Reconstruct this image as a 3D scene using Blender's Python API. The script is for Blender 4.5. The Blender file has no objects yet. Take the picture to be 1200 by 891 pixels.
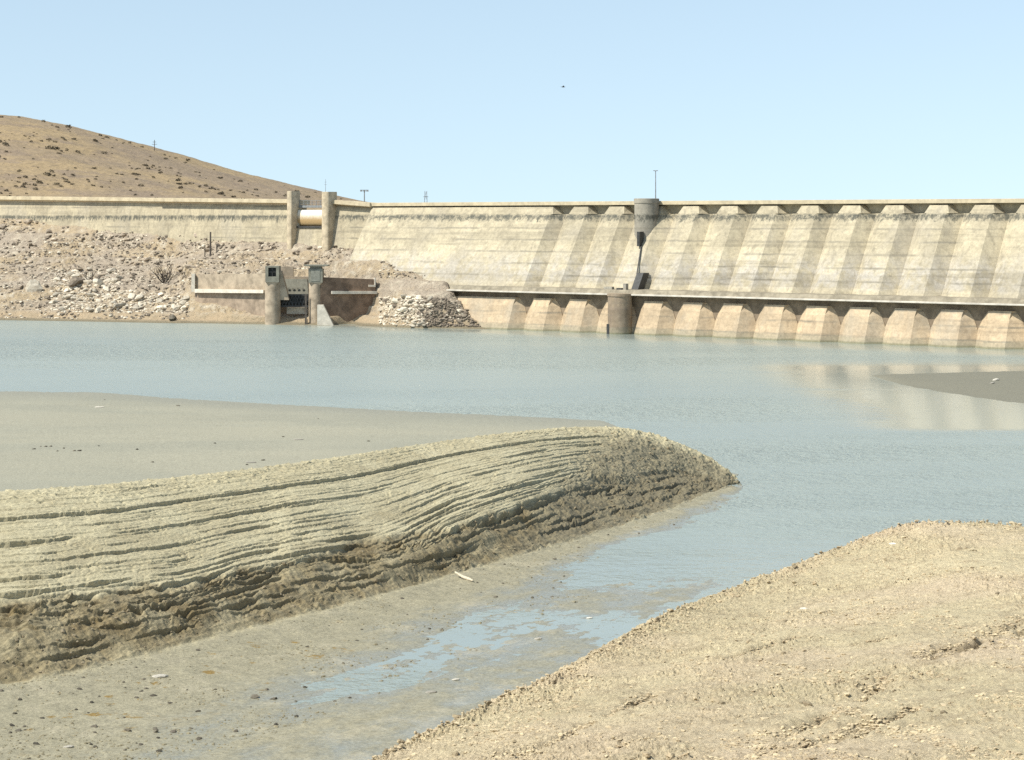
import bpy, math, random
import numpy as np
from mathutils import Vector

rnd = random.Random(7)
rng = np.random.default_rng(11)
scene = bpy.context.scene
COL = scene.collection

# ------------------------------------------------------------------ survey of the place
F, HY, CZ = 2400.0, 258.0, 20.0          # focal length (px of the 1200 px photo), horizon row, eye height above water


def ground(px, py, z):
    """world point at height z seen in the photo at px, py"""
    Y = F * (CZ - z) / (py - HY)
    return np.array(((px - 600.0) / F * Y, Y, z))


def atdist(px, py, Y):
    return np.array(((px - 600.0) / F * Y, Y, CZ - (py - HY) * Y / F))


# ------------------------------------------------------------------ noise
def perlin(x, y, seed=0):
    x = np.asarray(x, dtype=np.float64); y = np.asarray(y, dtype=np.float64)
    x, y = np.broadcast_arrays(x, y)
    xi = np.floor(x); yi = np.floor(y)
    xf = (x - xi).astype(np.float32); yf = (y - yi).astype(np.float32)
    xi = xi.astype(np.int64).astype(np.uint32); yi = yi.astype(np.int64).astype(np.uint32)
    u = xf * xf * xf * (xf * (xf * 6 - 15) + 10); v = yf * yf * yf * (yf * (yf * 6 - 15) + 10)
    sd_ = np.uint32((seed * 974634777) & 0xFFFFFFFF)
    hx = (xi * np.uint32(374761393), (xi + np.uint32(1)) * np.uint32(374761393))
    hy = (yi * np.uint32(668265263) + sd_, (yi + np.uint32(1)) * np.uint32(668265263) + sd_)

    def g(i, j, dx, dy):
        h = hx[i] + hy[j]
        h = (h ^ (h >> np.uint32(13))) * np.uint32(1274126177)
        h = (h ^ (h >> np.uint32(16))) & np.uint32(1023)
        return COS[h] * dx + SIN[h] * dy
    a0 = g(0, 0, xf, yf); a0 = a0 + (g(1, 0, xf - 1, yf) - a0) * u
    b0 = g(0, 1, xf, yf - 1); b0 = b0 + (g(1, 1, xf - 1, yf - 1) - b0) * u
    return (a0 + (b0 - a0) * v) * np.float32(1.45)


COS = np.cos(np.arange(1024) * 2 * math.pi / 1024).astype(np.float32)
SIN = np.sin(np.arange(1024) * 2 * math.pi / 1024).astype(np.float32)


def fbm(x, y, octv=4, seed=0, gain=0.5):
    s = 0; a = 1.0; f = 1.0; t = 0
    for i in range(octv):
        s = s + a * perlin(x * f + 17.3 * i, y * f - 9.1 * i, seed + i); t += a
        a *= gain; f *= 2.03
    return s / t


def sstep(a, b, x):
    t = np.clip((x - a) / (b - a), 0, 1)
    return t * t * (3 - 2 * t)


# ------------------------------------------------------------------ object helpers
def link(name, me, parent=None):
    o = bpy.data.objects.new(name, me)
    COL.objects.link(o)
    if parent is not None:
        o.parent = parent
    return o


def tag(o, label, cat, group=None):
    o['label'] = label; o['category'] = cat
    if group:
        o['group'] = group
    return o


def struct(o, kind='structure'):
    o['kind'] = kind
    return o


def empty(name, loc=(0, 0, 0)):
    o = bpy.data.objects.new(name, None)
    o.empty_display_size = 0.3
    o.location = loc
    COL.objects.link(o)
    return o


def grid_mesh(name, V, mat, attrs=None):
    nr, nc = V.shape[:2]
    me = bpy.data.meshes.new(name)
    me.vertices.add(nr * nc)
    me.vertices.foreach_set('co', V.reshape(-1).astype(np.float32))
    i = np.arange((nr - 1) * nc).reshape(nr - 1, nc)[:, :-1].reshape(-1)
    q = np.stack((i, i + 1, i + nc + 1, i + nc), 1)
    # make the faces look up
    a = V.reshape(-1, 3)
    m = q[len(q) // 2]
    if np.cross(a[m[1]] - a[m[0]], a[m[3]] - a[m[0]])[2] < 0:
        q = q[:, ::-1]
    n = len(q)
    me.loops.add(n * 4); me.polygons.add(n)
    me.loops.foreach_set('vertex_index', np.ascontiguousarray(q).reshape(-1).astype(np.int32))
    me.polygons.foreach_set('loop_start', (np.arange(n) * 4).astype(np.int32))
    me.polygons.foreach_set('use_smooth', np.ones(n, dtype=bool))
    me.update(calc_edges=True)
    for k, val in (attrs or {}).items():
        at = me.attributes.new(k, 'FLOAT', 'POINT')
        at.data.foreach_set('value', val.reshape(-1).astype(np.float32))
    me.materials.append(mat)
    return me


class MB:
    """collects faces of one part"""

    def __init__(self, tf=None):
        self.v = []; self.f = []; self.tf = tf or (lambda a, b, c: (a, b, c))

    def pts(self, ps):
        b = len(self.v)
        self.v += [tuple(self.tf(*p)) for p in ps]
        return b

    def box(self, x0, x1, y0, y1, z0, z1):
        b = self.pts([(x0, y0, z0), (x1, y0, z0), (x1, y1, z0), (x0, y1, z0),
                      (x0, y0, z1), (x1, y0, z1), (x1, y1, z1), (x0, y1, z1)])
        for q in ((0, 3, 2, 1), (4, 5, 6, 7), (0, 1, 5, 4), (1, 2, 6, 5), (2, 3, 7, 6), (3, 0, 4, 7)):
            self.f.append([b + i for i in q])
        return self

    def loft(self, sections, cap=True):
        n = len(sections[0]); bs = [self.pts(s) for s in sections]
        for a, b in zip(bs, bs[1:]):
            for i in range(n):
                j = (i + 1) % n
                self.f.append([a + i, a + j, b + j, b + i])
        if cap:
            self.f.append([bs[0] + i for i in range(n)][::-1])
            self.f.append([bs[-1] + i for i in range(n)])
        return self

    def cyl(self, cx, cy, rings, n=28):
        self.loft([[(cx + r * math.cos(2 * math.pi * i / n), cy + r * math.sin(2 * math.pi * i / n), z) for i in range(n)] for z, r in rings])
        return self

    def tube(self, ps, rs, n=6):
        secs = []
        for k, p in enumerate(ps):
            p = Vector(p)
            d = (Vector(ps[min(k + 1, len(ps) - 1)]) - Vector(ps[max(k - 1, 0)])).normalized()
            a = d.orthogonal().normalized(); b = d.cross(a)
            r = rs[k] if isinstance(rs, (list, tuple)) else rs
            secs.append([tuple(p + a * (r * math.cos(2 * math.pi * i / n)) + b * (r * math.sin(2 * math.pi * i / n))) for i in range(n)])
        return self.loft(secs)

    def build(self, name, mat, parent=None, smooth=False, bevel=0):
        me = bpy.data.meshes.new(name)
        me.from_pydata(self.v, [], self.f)
        me.materials.append(mat)
        import bmesh
        bm = bmesh.new(); bm.from_mesh(me)
        bmesh.ops.recalc_face_normals(bm, faces=bm.faces[:])
        bm.to_mesh(me); bm.free()
        if smooth:
            me.polygons.foreach_set('use_smooth', [True] * len(me.polygons))
            try:
                me.set_sharp_from_angle(angle=math.radians(35))
            except Exception:
                pass
        o = link(name, me, parent)
        if bevel:
            md = o.modifiers.new('bevel', 'BEVEL'); md.width = bevel; md.segments = 2; md.limit_method = 'ANGLE'
        return o


# ------------------------------------------------------------------ materials
class NT:
    def __init__(self, name):
        self.m = bpy.data.materials.new(name); self.m.use_nodes = True
        self.t = self.m.node_tree
        self.b = self.t.nodes['Principled BSDF']
        self.b.inputs['Specular IOR Level'].default_value = 0.25
        g = self.t.nodes.new('ShaderNodeNewGeometry')
        self.pos = g.outputs['Position']; self.nor = g.outputs['Normal']
        self._sep = None

    def put(self, sock, v):
        if hasattr(v, 'is_linked') or isinstance(v, bpy.types.NodeSocket):
            self.t.links.new(v, sock)
        elif isinstance(v, tuple) and sock.type == 'RGBA' and len(v) == 3:
            sock.default_value = (*v, 1)
        else:
            sock.default_value = v

    def xyz(self, vec=None):
        s = self.t.nodes.new('ShaderNodeSeparateXYZ'); self.put(s.inputs[0], vec or self.pos)
        return s.outputs

    def vmul(self, v, vec=None):
        n = self.t.nodes.new('ShaderNodeVectorMath'); n.operation = 'MULTIPLY'
        self.put(n.inputs[0], vec or self.pos); n.inputs[1].default_value = v
        return n.outputs[0]

    def rotz(self, ang, vec=None):
        n = self.t.nodes.new('ShaderNodeVectorRotate'); n.rotation_type = 'Z_AXIS'
        self.put(n.inputs['Vector'], vec or self.pos); n.inputs['Angle'].default_value = ang
        return n.outputs[0]

    def noise(self, scale, detail=4, rough=0.6, vec=None, dist=0):
        n = self.t.nodes.new('ShaderNodeTexNoise')
        self.put(n.inputs['Vector'], vec or self.pos)
        n.inputs['Scale'].default_value = scale; n.inputs['Detail'].default_value = detail
        n.inputs['Roughness'].default_value = rough; n.inputs['Distortion'].default_value = dist
        return n.outputs['Fac']

    def vor(self, scale, vec=None, feature='F1', out='Distance'):
        n = self.t.nodes.new('ShaderNodeTexVoronoi'); n.feature = feature
        self.put(n.inputs['Vector'], vec or self.pos); n.inputs['Scale'].default_value = scale
        return n.outputs[out]

    def attr(self, name):
        n = self.t.nodes.new('ShaderNodeAttribute'); n.attribute_name = name
        return n.outputs['Fac']

    def rand(self):
        return self.t.nodes.new('ShaderNodeObjectInfo').outputs['Random']

    def math(self, op, a, b=0.0, clamp=False):
        n = self.t.nodes.new('ShaderNodeMath'); n.operation = op; n.use_clamp = clamp
        self.put(n.inputs[0], a); self.put(n.inputs[1], b)
        return n.outputs[0]

    def rng(self, v, a, b, c=0.0, d=1.0, smooth=True):
        n = self.t.nodes.new('ShaderNodeMapRange')
        if smooth:
            n.interpolation_type = 'SMOOTHSTEP'
        self.put(n.inputs[0], v)
        for i, x in zip((1, 2, 3, 4), (a, b, c, d)):
            n.inputs[i].default_value = x
        return n.outputs[0]

    def mix(self, f, a, b, mode='MIX'):
        n = self.t.nodes.new('ShaderNodeMix'); n.data_type = 'RGBA'; n.blend_type = mode
        self.put(n.inputs[0], f); self.put(n.inputs[6], a); self.put(n.inputs[7], b)
        return n.outputs[2]

    def scale(self, col, f):
        """multiply a colour by a float socket"""
        n = self.t.nodes.new('ShaderNodeVectorMath'); n.operation = 'SCALE'
        self.put(n.inputs[0], col); self.put(n.inputs['Scale'], f)
        return n.outputs[0]

    def bump(self, h, strength=0.5, dist=0.05):
        n = self.t.nodes.new('ShaderNodeBump'); n.inputs['Strength'].default_value = 1.0
        n.inputs['Distance'].default_value = dist
        self.put(n.inputs['Strength'], strength); self.put(n.inputs['Height'], h)
        self.t.links.new(n.outputs[0], self.b.inputs['Normal'])

    def out(self, col, rough=0.9):
        self.put(self.b.inputs['Base Color'], col); self.put(self.b.inputs['Roughness'], rough)
        return self.m


def mat_plain(name, col, rough=0.85, var=0.25, sc=3.0):
    n = NT(name)
    f = n.rng(n.noise(sc, 5, 0.65), 0.3, 0.7, 1 - var, 1 + var)
    n.bump(n.noise(sc * 6, 3), 0.25, 0.03)
    c = n.mix(0.0, col, col)
    return n.out(n.scale(c, f), rough)


def mat_concrete(name, base, dirt, tint=None):
    """cast concrete: horizontal lift joints, runs of dirt, blotches"""
    n = NT(name)
    x, y, z = n.xyz()
    blot = n.noise(0.16, 5, 0.65)
    c = n.mix(n.rng(blot, 0.38, 0.66), base, tuple(b * k for b, k in zip(base, (0.74, 0.74, 0.75))))
    # pale mineral bloom low on the upper face
    bloom = n.math('MULTIPLY', n.rng(z, 7.5, 9.5), n.rng(z, 11.0, 15.5, 1, 0))
    bloom = n.math('MULTIPLY', bloom, n.rng(n.noise(0.45, 5, 0.7), 0.36, 0.62))
    c = n.mix(n.math('MULTIPLY', bloom, 0.6), c, (0.47, 0.44, 0.40))
    # lift joints
    zw = n.math('ADD', z, n.math('MULTIPLY', n.math('SUBTRACT', n.noise(0.35, 3), 0.5), 0.35))
    fr = n.math('FRACT', n.math('MULTIPLY', zw, 0.46))
    d = n.math('ABSOLUTE', n.math('SUBTRACT', fr, 0.5))
    line = n.rng(d, 0.0, 0.13, 1, 0)
    line = n.math('MULTIPLY', line, n.rng(n.noise(0.12, 4, 0.6, vec=n.vmul((1, 1, 2.2))), 0.40, 0.62))
    c = n.mix(n.math('MULTIPLY', line, 0.75), c, (0.2, 0.18, 0.14))
    wide = n.rng(n.noise(0.5, 4, 0.6, vec=n.vmul((0.06, 0.06, 1.9))), 0.52, 0.68)
    c = n.mix(n.math('MULTIPLY', wide, 0.5), c, dirt)
    # each lift of concrete a little different
    lift = n.t.nodes.new('ShaderNodeTexWhiteNoise'); lift.noise_dimensions = '1D'
    n.put(lift.inputs['W'], n.math('FLOOR', n.math('MULTIPLY', zw, 0.46)))
    c = n.scale(c, n.rng(lift.outputs[0], 0, 1, 0.9, 1.07, False))
    # runs down the face
    st = n.noise(0.9, 5, 0.7, vec=n.vmul((1, 1, 0.07)))
    c = n.mix(n.math('MULTIPLY', n.rng(st, 0.5, 0.68), 0.55), c, dirt)
    c = n.mix(n.math('MULTIPLY', n.rng(n.noise(0.11, 4, 0.7, vec=n.vmul((1, 1, 0.4))), 0.48, 0.66), 0.45), c, (0.36, 0.32, 0.25))
    # dark growth under the crest
    run = n.noise(1.5, 6, 0.8, vec=n.vmul((1, 1, 0.14)))
    edge = n.math('ADD', z, n.math('MULTIPLY', n.math('SUBTRACT', run, 0.5), 4.6))
    top = n.math('ADD', z, n.math('MULTIPLY', n.math('SUBTRACT', n.noise(1.1, 5, 0.8), 0.5), 0.9))
    band = n.math('MULTIPLY', n.rng(edge, 19.7, 20.4), n.rng(top, 20.8, 21.25, 1, 0.0))
    band = n.math('MULTIPLY', band, n.rng(n.noise(0.9, 7, 0.85, vec=n.vmul((1, 1, 0.55))), 0.40, 0.54, 0.1, 1))
    c = n.mix(n.math('MULTIPLY', band, 0.92), c, (0.085, 0.085, 0.07))
    # damp foot at the water
    foot = n.rng(n.math('ADD', z, n.noise(0.8, 3)), 1.2, 1.9, 1, 0)
    c = n.mix(n.math('MULTIPLY', foot, 0.55), c, (0.27, 0.25, 0.18))
    foot2 = n.rng(z, 0.1, 0.45, 1, 0)
    c = n.mix(n.math('MULTIPLY', foot2, 0.6), c, (0.13, 0.14, 0.08))
    if tint:
        c = n.mix(n.rng(n.noise(0.25, 4), 0.3, 0.7, 0.2, 0.85), c, tint)
    g = n.noise(1.6, 7, 0.8)
    c = n.scale(c, n.rng(g, 0.28, 0.72, 0.78, 1.16))
    n.bump(n.noise(3, 5, 0.7), 0.35, 0.06)
    return n.out(c, 0.92)


M = {}
M['dam'] = mat_concrete('dam_concrete', (0.47, 0.405, 0.28), (0.23, 0.2, 0.145))
M['dam_low'] = mat_concrete('lower_concrete', (0.545, 0.42, 0.275), (0.32, 0.245, 0.165))
M['parapet'] = mat_plain('parapet_concrete', (0.50, 0.42, 0.285), 0.9, 0.18, 0.7)
M['ledge'] = mat_plain('ledge_concrete', (0.26, 0.225, 0.165), 0.9, 0.3, 0.6)
M['recess'] = mat_plain('shaded_stained_recess', (0.22, 0.17, 0.118), 0.95, 0.25, 0.8)  # brown stain, with the shade below the ledge put into the colour
M['edge'] = mat_plain('ledge_edge', (0.55, 0.50, 0.42), 0.9, 0.2, 0.6)
M['tower'] = mat_concrete('tower_concrete', (0.33, 0.30, 0.24), (0.2, 0.18, 0.15))
M['tower_low'] = mat_concrete('lower_tower_concrete', (0.29, 0.225, 0.155), (0.22, 0.17, 0.13))
M['pier'] = mat_plain('pier_concrete', (0.48, 0.40, 0.28), 0.9, 0.25, 0.8)
M['oldconc'] = mat_plain('old_concrete', (0.36, 0.29, 0.21), 0.9, 0.28, 0.7)
M['redconc'] = mat_plain('silt_stained_concrete', (0.31, 0.24, 0.175), 0.92, 0.3, 0.6)
M['darkconc'] = mat_plain('shade_darkened_concrete', (0.2, 0.14, 0.098), 0.92, 0.35, 0.6)  # shade of the right flank wall put into its base colour
M['greyconc'] = mat_plain('grey_concrete', (0.225, 0.215, 0.17), 0.9, 0.2, 1.2)
M['paleconc'] = mat_plain('pale_concrete', (0.62, 0.56, 0.46), 0.9, 0.15, 1.2)
M['steel'] = mat_plain('dark_steel', (0.05, 0.05, 0.048), 0.55, 0.3, 2)
M['greysteel'] = mat_plain('grey_steel', (0.22, 0.23, 0.23), 0.5, 0.2, 2)
M['panel'] = mat_plain('painted_panel', (0.23, 0.225, 0.185), 0.7, 0.2, 2)
M['timber'] = mat_plain('weathered_timber', (0.10, 0.085, 0.07), 0.9, 0.3, 4)
M['pale'] = mat_plain('pale_dry_wood', (0.55, 0.48, 0.36), 0.9, 0.2, 6)
M['twig'] = mat_plain('dead_twig', (0.06, 0.048, 0.038), 0.9, 0.3, 5)
M['bird'] = mat_plain('dark_feathers', (0.06, 0.06, 0.065), 0.8, 0.2, 8)


def mat_gate():
    n = NT('gate_shaded_paint')
    x, y, z = n.xyz()
    c = n.mix(n.rng(n.math('ADD', z, n.noise(1.5, 4)), 20.4, 22.0), (0.42, 0.29, 0.14), (0.72, 0.68, 0.58))  # lit top and shaded lower curve put into the colour, with rust stain
    return n.out(c, 0.7)


M['gate'] = mat_gate()


def mat_rock(name, c1, c2):
    n = NT(name)
    r = n.rand()
    c = n.mix(n.rng(n.noise(1.4, 5, 0.7), 0.35, 0.65), c1, c2)
    c = n.scale(c, n.rng(r, 0, 1, 0.5, 1.25, False))
    n.bump(n.noise(5, 5, 0.7), 0.5, 0.08)
    return n.out(c, 0.92)


M['rock_pale'] = mat_rock('pale_rock', (0.62, 0.56, 0.45), (0.48, 0.41, 0.31))
M['rock_brown'] = mat_rock('brown_rock', (0.43, 0.355, 0.265), (0.29, 0.235, 0.18))
M['clod'] = mat_rock('mud_clod', (0.46, 0.38, 0.245), (0.30, 0.235, 0.15))
M['darkclod'] = mat_rock('dark_clod', (0.09, 0.08, 0.06), (0.14, 0.12, 0.09))
M['white'] = mat_rock('white_stone', (0.6, 0.56, 0.48), (0.5, 0.46, 0.38))


def mat_mud():
    n = NT('silt_mud')
    x, y, z = n.xyz()
    damp = n.attr('damp'); wet = n.attr('wet'); flat = n.attr('flat'); nose = n.attr('nose'); algae = n.attr('algae')
    big = n.noise(0.22, 5, 0.6); mid = n.noise(1.3, 5, 0.65); fine = n.noise(7, 5, 0.75)
    dry = n.mix(n.rng(big, 0.35, 0.65), (0.485, 0.43, 0.275), (0.42, 0.365, 0.225))
    dry = n.mix(n.math('MULTIPLY', n.rng(mid, 0.5, 0.75), 0.45), dry, (0.32, 0.265, 0.16))
    brown = n.mix(n.rng(mid, 0.35, 0.65), (0.205, 0.152, 0.07), (0.13, 0.098, 0.048))
    brown = n.mix(n.math('MULTIPLY', n.rng(n.noise(0.5, 4), 0.42, 0.6), 0.6), brown, (0.25, 0.21, 0.125))
    c = n.mix(damp, dry, brown)
    c = n.mix(n.math('MULTIPLY', nose, 0.75), c, (0.15, 0.13, 0.082))
    fl = n.mix(n.rng(n.noise(0.06, 6, 0.65, vec=n.vmul((0.6, 1.0, 1))), 0.35, 0.65), (0.30, 0.285, 0.212), (0.262, 0.252, 0.19))
    fl = n.mix(n.rng(n.noise(0.02, 5, 0.6, vec=n.vmul((0.35, 1.0, 1)), dist=0.6), 0.46, 0.58, 0, 0.55), fl, (0.33, 0.305, 0.22))
    fl = n.mix(n.math('MULTIPLY', n.rng(n.noise(1.1, 4, 0.8), 0.58, 0.7), 0.5), fl, (0.2, 0.18, 0.125))
    fl = n.mix(n.rng(z, 0.0, 0.2, 0.75, 0.0), fl, (0.23, 0.225, 0.18))
    c = n.mix(flat, c, n.mix(n.math('MULTIPLY', nose, .85), fl, (0.15, 0.145, 0.112)))
    ch = n.mix(n.rng(mid, 0.35, 0.7), (0.31, 0.278, 0.185), (0.255, 0.23, 0.152))
    ch = n.mix(n.rng(z, -0.01, 0.1, 0.8, 0.0), ch, (0.235, 0.23, 0.18))
    ch = n.mix(n.math('MULTIPLY', n.rng(n.noise(2.6, 5, 0.8), 0.56, 0.68), 0.5), ch, (0.17, 0.145, 0.09))
    ch = n.mix(n.math('MULTIPLY', n.rng(n.noise(0.33, 5, 0.7, dist=0.8), 0.52, 0.66), 0.4), ch, (0.43, 0.38, 0.265))
    c = n.mix(wet, c, ch)
    al = n.math('MULTIPLY', algae, n.rng(n.noise(0.7, 4, 0.7), 0.6, 0.66))
    c = n.mix(al, c, (0.23, 0.15, 0.04))
    c = n.scale(c, n.rng(fine, 0.3, 0.7, 0.72, 1.2))
    rough = n.math('SUBTRACT', 0.92, n.math('MULTIPLY', n.math('MULTIPLY', wet, n.rng(z, 0.01, 0.15, 1, 0)), n.rng(n.noise(0.4, 4, 0.6), 0.38, 0.6, 0.4, 0.82)))
    n.bump(n.math('ADD', fine, n.math('MULTIPLY', n.noise(24, 3), 0.4)), n.math('SUBTRACT', n.math('SUBTRACT', 0.9, n.math('MULTIPLY', flat, 0.5)), n.math('MULTIPLY', n.math('MULTIPLY', wet, n.rng(z, 0.01, 0.15, 1, 0)), 0.75)), 0.06)
    n.b.inputs['Specular IOR Level'].default_value = 0.5
    return n.out(c, rough)


def mat_sand():
    n = NT('sandy_earth')
    big = n.noise(0.12, 4, 0.6); mid = n.noise(0.9, 5, 0.7); fine = n.noise(9, 6, 0.75)
    c = n.mix(n.rng(big, 0.38, 0.62), (0.60, 0.505, 0.32), (0.53, 0.445, 0.28))
    c = n.mix(n.rng(n.noise(0.05, 3), 0.42, 0.6, 0, .8), c, (0.585, 0.465, 0.32))
    c = n.mix(n.math('MULTIPLY', n.rng(mid, 0.48, 0.68), 0.65), c, (0.36, 0.285, 0.18))
    c = n.mix(n.math('MULTIPLY', n.rng(n.noise(3.2, 5, 0.75), 0.55, 0.66), 0.5), c, (0.31, 0.245, 0.155))
    c = n.mix(n.math('MULTIPLY', n.rng(n.noise(0.5, 5, 0.65), 0.62, 0.72), 0.6), c, (0.62, 0.53, 0.34))
    g = n.attr('rut')
    c = n.mix(n.math('MULTIPLY', g, 0.7), c, (0.235, 0.18, 0.108))
    c = n.scale(c, n.rng(fine, 0.3, 0.7, 0.74, 1.22))
    sp = n.rng(n.noise(16, 3, 0.6), 0.66, 0.74)
    c = n.mix(n.math('MULTIPLY', sp, 0.5), c, (0.66, 0.58, 0.42))
    n.bump(n.math('ADD', fine, n.math('MULTIPLY', n.noise(30, 4, 0.7), 0.5)), 1.0, 0.09)
    return n.out(c, 0.95)


def mat_shore():
    n = NT('rubble_slope')
    x, y, z = n.xyz()
    big = n.noise(0.07, 5, 0.6, vec=n.vmul((1, 1, 2.5))); mid = n.noise(0.55, 6, 0.75); fine = n.noise(2.2, 5, 0.8)
    c = n.mix(n.rng(big, 0.38, 0.6), (0.41, 0.32, 0.205), (0.375, 0.31, 0.235))
    c = n.mix(n.rng(mid, 0.5, 0.62), c, (0.54, 0.465, 0.35))
    c = n.mix(n.math('MULTIPLY', n.rng(fine, 0.5, 0.62), 0.7), c, (0.18, 0.145, 0.115))
    beach = n.rng(n.math('ADD', z, n.noise(0.3, 3)), 1.4, 3.0, 1, 0)
    c = n.mix(beach, c, n.mix(n.rng(mid, 0.4, 0.6), (0.42, 0.32, 0.205), (0.37, 0.29, 0.19)))
    c = n.mix(n.rng(n.math('ADD', z, n.math('MULTIPLY', mid, 0.8)), 0.55, 1.05, 0.8, 0), c, (0.17, 0.15, 0.10))
    n.bump(n.math('ADD', n.noise(1.6, 6, 0.8), n.math('MULTIPLY', mid, 2.0)), 0.9, 0.35)
    return n.out(c, 0.95)


def mat_hill():
    n = NT('hillside')
    big = n.noise(0.012, 5, 0.6); mid = n.noise(0.06, 6, 0.7); fine = n.noise(0.35, 5, 0.8)
    c = n.mix(n.rng(big, 0.4, 0.6), (0.325, 0.24, 0.135), (0.27, 0.205, 0.135))
    c = n.mix(n.rng(mid, 0.48, 0.62, 0, 0.8), c, (0.235, 0.178, 0.125))
    c = n.mix(n.rng(fine, 0.53, 0.66, 0, 0.75), c, (0.14, 0.105, 0.075))
    c = n.scale(c, n.rng(n.noise(0.9, 4, 0.8), 0.3, 0.7, 0.75, 1.2))
    n.bump(fine, 0.6, 0.8)
    return n.out(c, 0.95)


def mat_water():
    n = NT('lake_water')
    x, y, z = n.xyz()
    # wind patches: streaks of ripple and slicks
    slick = n.math('MULTIPLY', n.rng(x, 26, 42), n.math('MULTIPLY', n.rng(y, 190, 198), n.rng(y, 275, 300, 1, 0)))
    slick = n.math('MULTIPLY', slick, n.rng(n.noise(0.03, 3, 0.5, vec=n.vmul((0.25, 1.6, 1))), 0.30, 0.42))
    chan = n.rng(y, 140, 112)
    chan = n.rng(y, 112, 140, 1, 0)
    calm = n.math('MAXIMUM', slick, n.math('MULTIPLY', chan, 0.72))
    off = n.math('ADD', n.math('ADD', n.math('MULTIPLY', x, -.5943), n.math('MULTIPLY', y, -.8042)), 315.2)
    lee = n.math('MULTIPLY', n.rng(n.math('ADD', off, n.math('MULTIPLY', n.noise(0.08, 3), 10)), 26, 42, 1, 0), 0.9)
    calm = n.math('MAXIMUM', calm, lee)
    patch = n.rng(n.noise(0.022, 5, 0.65, vec=n.vmul((0.3, 1.0, 1))), 0.42, 0.6, 0.18, 1.15)
    amp = n.math('MULTIPLY', patch, n.math('SUBTRACT', 1.0, n.math('MULTIPLY', calm, 0.965)))
    h = n.math('ADD', n.noise(0.75, 3, 0.6, vec=n.vmul((0.75, 1.1, 1))), n.math('MULTIPLY', n.noise(2.6, 3, 0.6), 0.38))
    n.bump(h, amp, .6)
    n.b.inputs['IOR'].default_value = 1.33
    n.b.inputs['Specular IOR Level'].default_value = 0.5
    c = n.mix(n.rng(n.noise(0.02, 4, 0.6, vec=n.vmul((0.35, 1, 1))), 0.35, 0.65), (0.285, 0.32, 0.285), (0.26, 0.297, 0.27))
    return n.out(c, n.rng(calm, 0, 1, 0.32, 0.10))


M['mud'] = mat_mud(); M['sand'] = mat_sand(); M['shore'] = mat_shore(); M['hill'] = mat_hill(); M['water'] = mat_water()
M['ground'] = mat_plain('dry_plain', (0.33, 0.26, 0.17), 0.95, 0.3, 0.02)
M['bush'] = mat_rock('scrub_leaves', (0.16, 0.13, 0.085), (0.12, 0.10, 0.068))


# ------------------------------------------------------------------ lofting between surveyed lines
def cr(P, u):
    """Catmull-Rom through P (n,...) at params u in [0, n-1]"""
    n = len(P)
    i = np.clip(np.floor(u).astype(int), 0, n - 2); t = (u - i)
    sh = (-1,) + (1,) * (P.ndim - 1)
    t = t.reshape(sh)
    p0 = P[np.clip(i - 1, 0, n - 1)]; p1 = P[i]; p2 = P[i + 1]; p3 = P[np.clip(i + 2, 0, n - 1)]
    m1 = (p2 - p0) * 0.5; m2 = (p3 - p1) * 0.5
    t2 = t * t; t3 = t2 * t
    return (2 * t3 - 3 * t2 + 1) * p1 + (t3 - 2 * t2 + t) * m1 + (-2 * t3 + 3 * t2) * p2 + (t3 - t2) * m2


def params(counts):
    u = [np.linspace(k, k + 1, c, endpoint=False) for k, c in enumerate(counts)]
    return np.append(np.concatenate(u), len(counts))


def loft(curves, rows, cols, soft=0.5):
    C = np.array(curves)                                   # (rows, stations, 3)
    u = params(cols)
    A = np.stack([cr(c, u) for c in C])                    # rows x ncols x 3
    v = params(rows)
    i = np.clip(np.floor(v).astype(int), 0, len(C) - 2); t = (v - i)[:, None, None]
    lin = A[i] * (1 - t) + A[i + 1] * t
    sm = cr(A, v)
    return lin * (1 - soft) + sm * soft, v, u


def lerp_tab(u, tab):
    return np.interp(u, np.arange(len(tab)), tab)


# ------------------------------------------------------------------ mud flat, eroded bank and muddy channel: one sheet
crest_p = [(-300, 595, 6.4), (0, 576, 6.2), (100, 570, 6.0), (200, 560, 5.8), (300, 549, 5.6), (400, 535, 5.4), (500, 520, 5.1),
           (600, 507, 4.7), (680, 500.5, 4.2), (740, 503, 3.7), (800, 521, 2.5), (840, 542, 1.05), (864, 561, 0.02)]
break_p = [(-300, 735, 2.8), (0, 715, 2.7), (100, 703, 2.6), (200, 690, 2.5), (300, 664, 2.45), (400, 645, 2.35), (500, 629, 2.2),
           (590, 603, 2.0), (675, 574, 1.9), (742, 557, 1.6), (800, 552, 1.0), (838, 560, 0.4), (866, 564, 0.02)]
toe_p = [(-300, 830, .4), (0, 805, .35), (100, 787, .3), (200, 762, .3), (300, 737, .3), (400, 712, .27), (480, 690, .25),
         (570, 664, .2), (650, 641, .15), (727, 618, .12), (792, 595, .08), (834, 578, .05), (869, 569, 0)]
c1_p = [(-300, 1000, .16), (-20, 900, .12), (110, 880, .10), (250, 845, .05), (390, 800, .02), (480, 762, .01), (580, 722, .005),
        (650, 692, -.02), (715, 666, -.05), (775, 640, -.06), (824, 614, -.05), (856, 592, -.03), (880, 576, -.05)]
c2_p = [(-100, 1160, .3), (200, 1010, .2), (330, 950, .06), (460, 884, .03), (590, 812, .005), (680, 768, .0), (760, 722, -.02),
        (822, 694, -.01), (872, 674, -.02), (920, 650, -.4), (960, 630, -.7), (1000, 605, -1), (1030, 580, -1.2)]
crest = np.array([ground(*p) for p in crest_p]); brk = np.array([ground(*p) for p in break_p])
toe = np.array([ground(*p) for p in toe_p]); c1 = np.array([ground(*p) for p in c1_p]); c2 = np.array([ground(*p) for p in c2_p])
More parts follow.
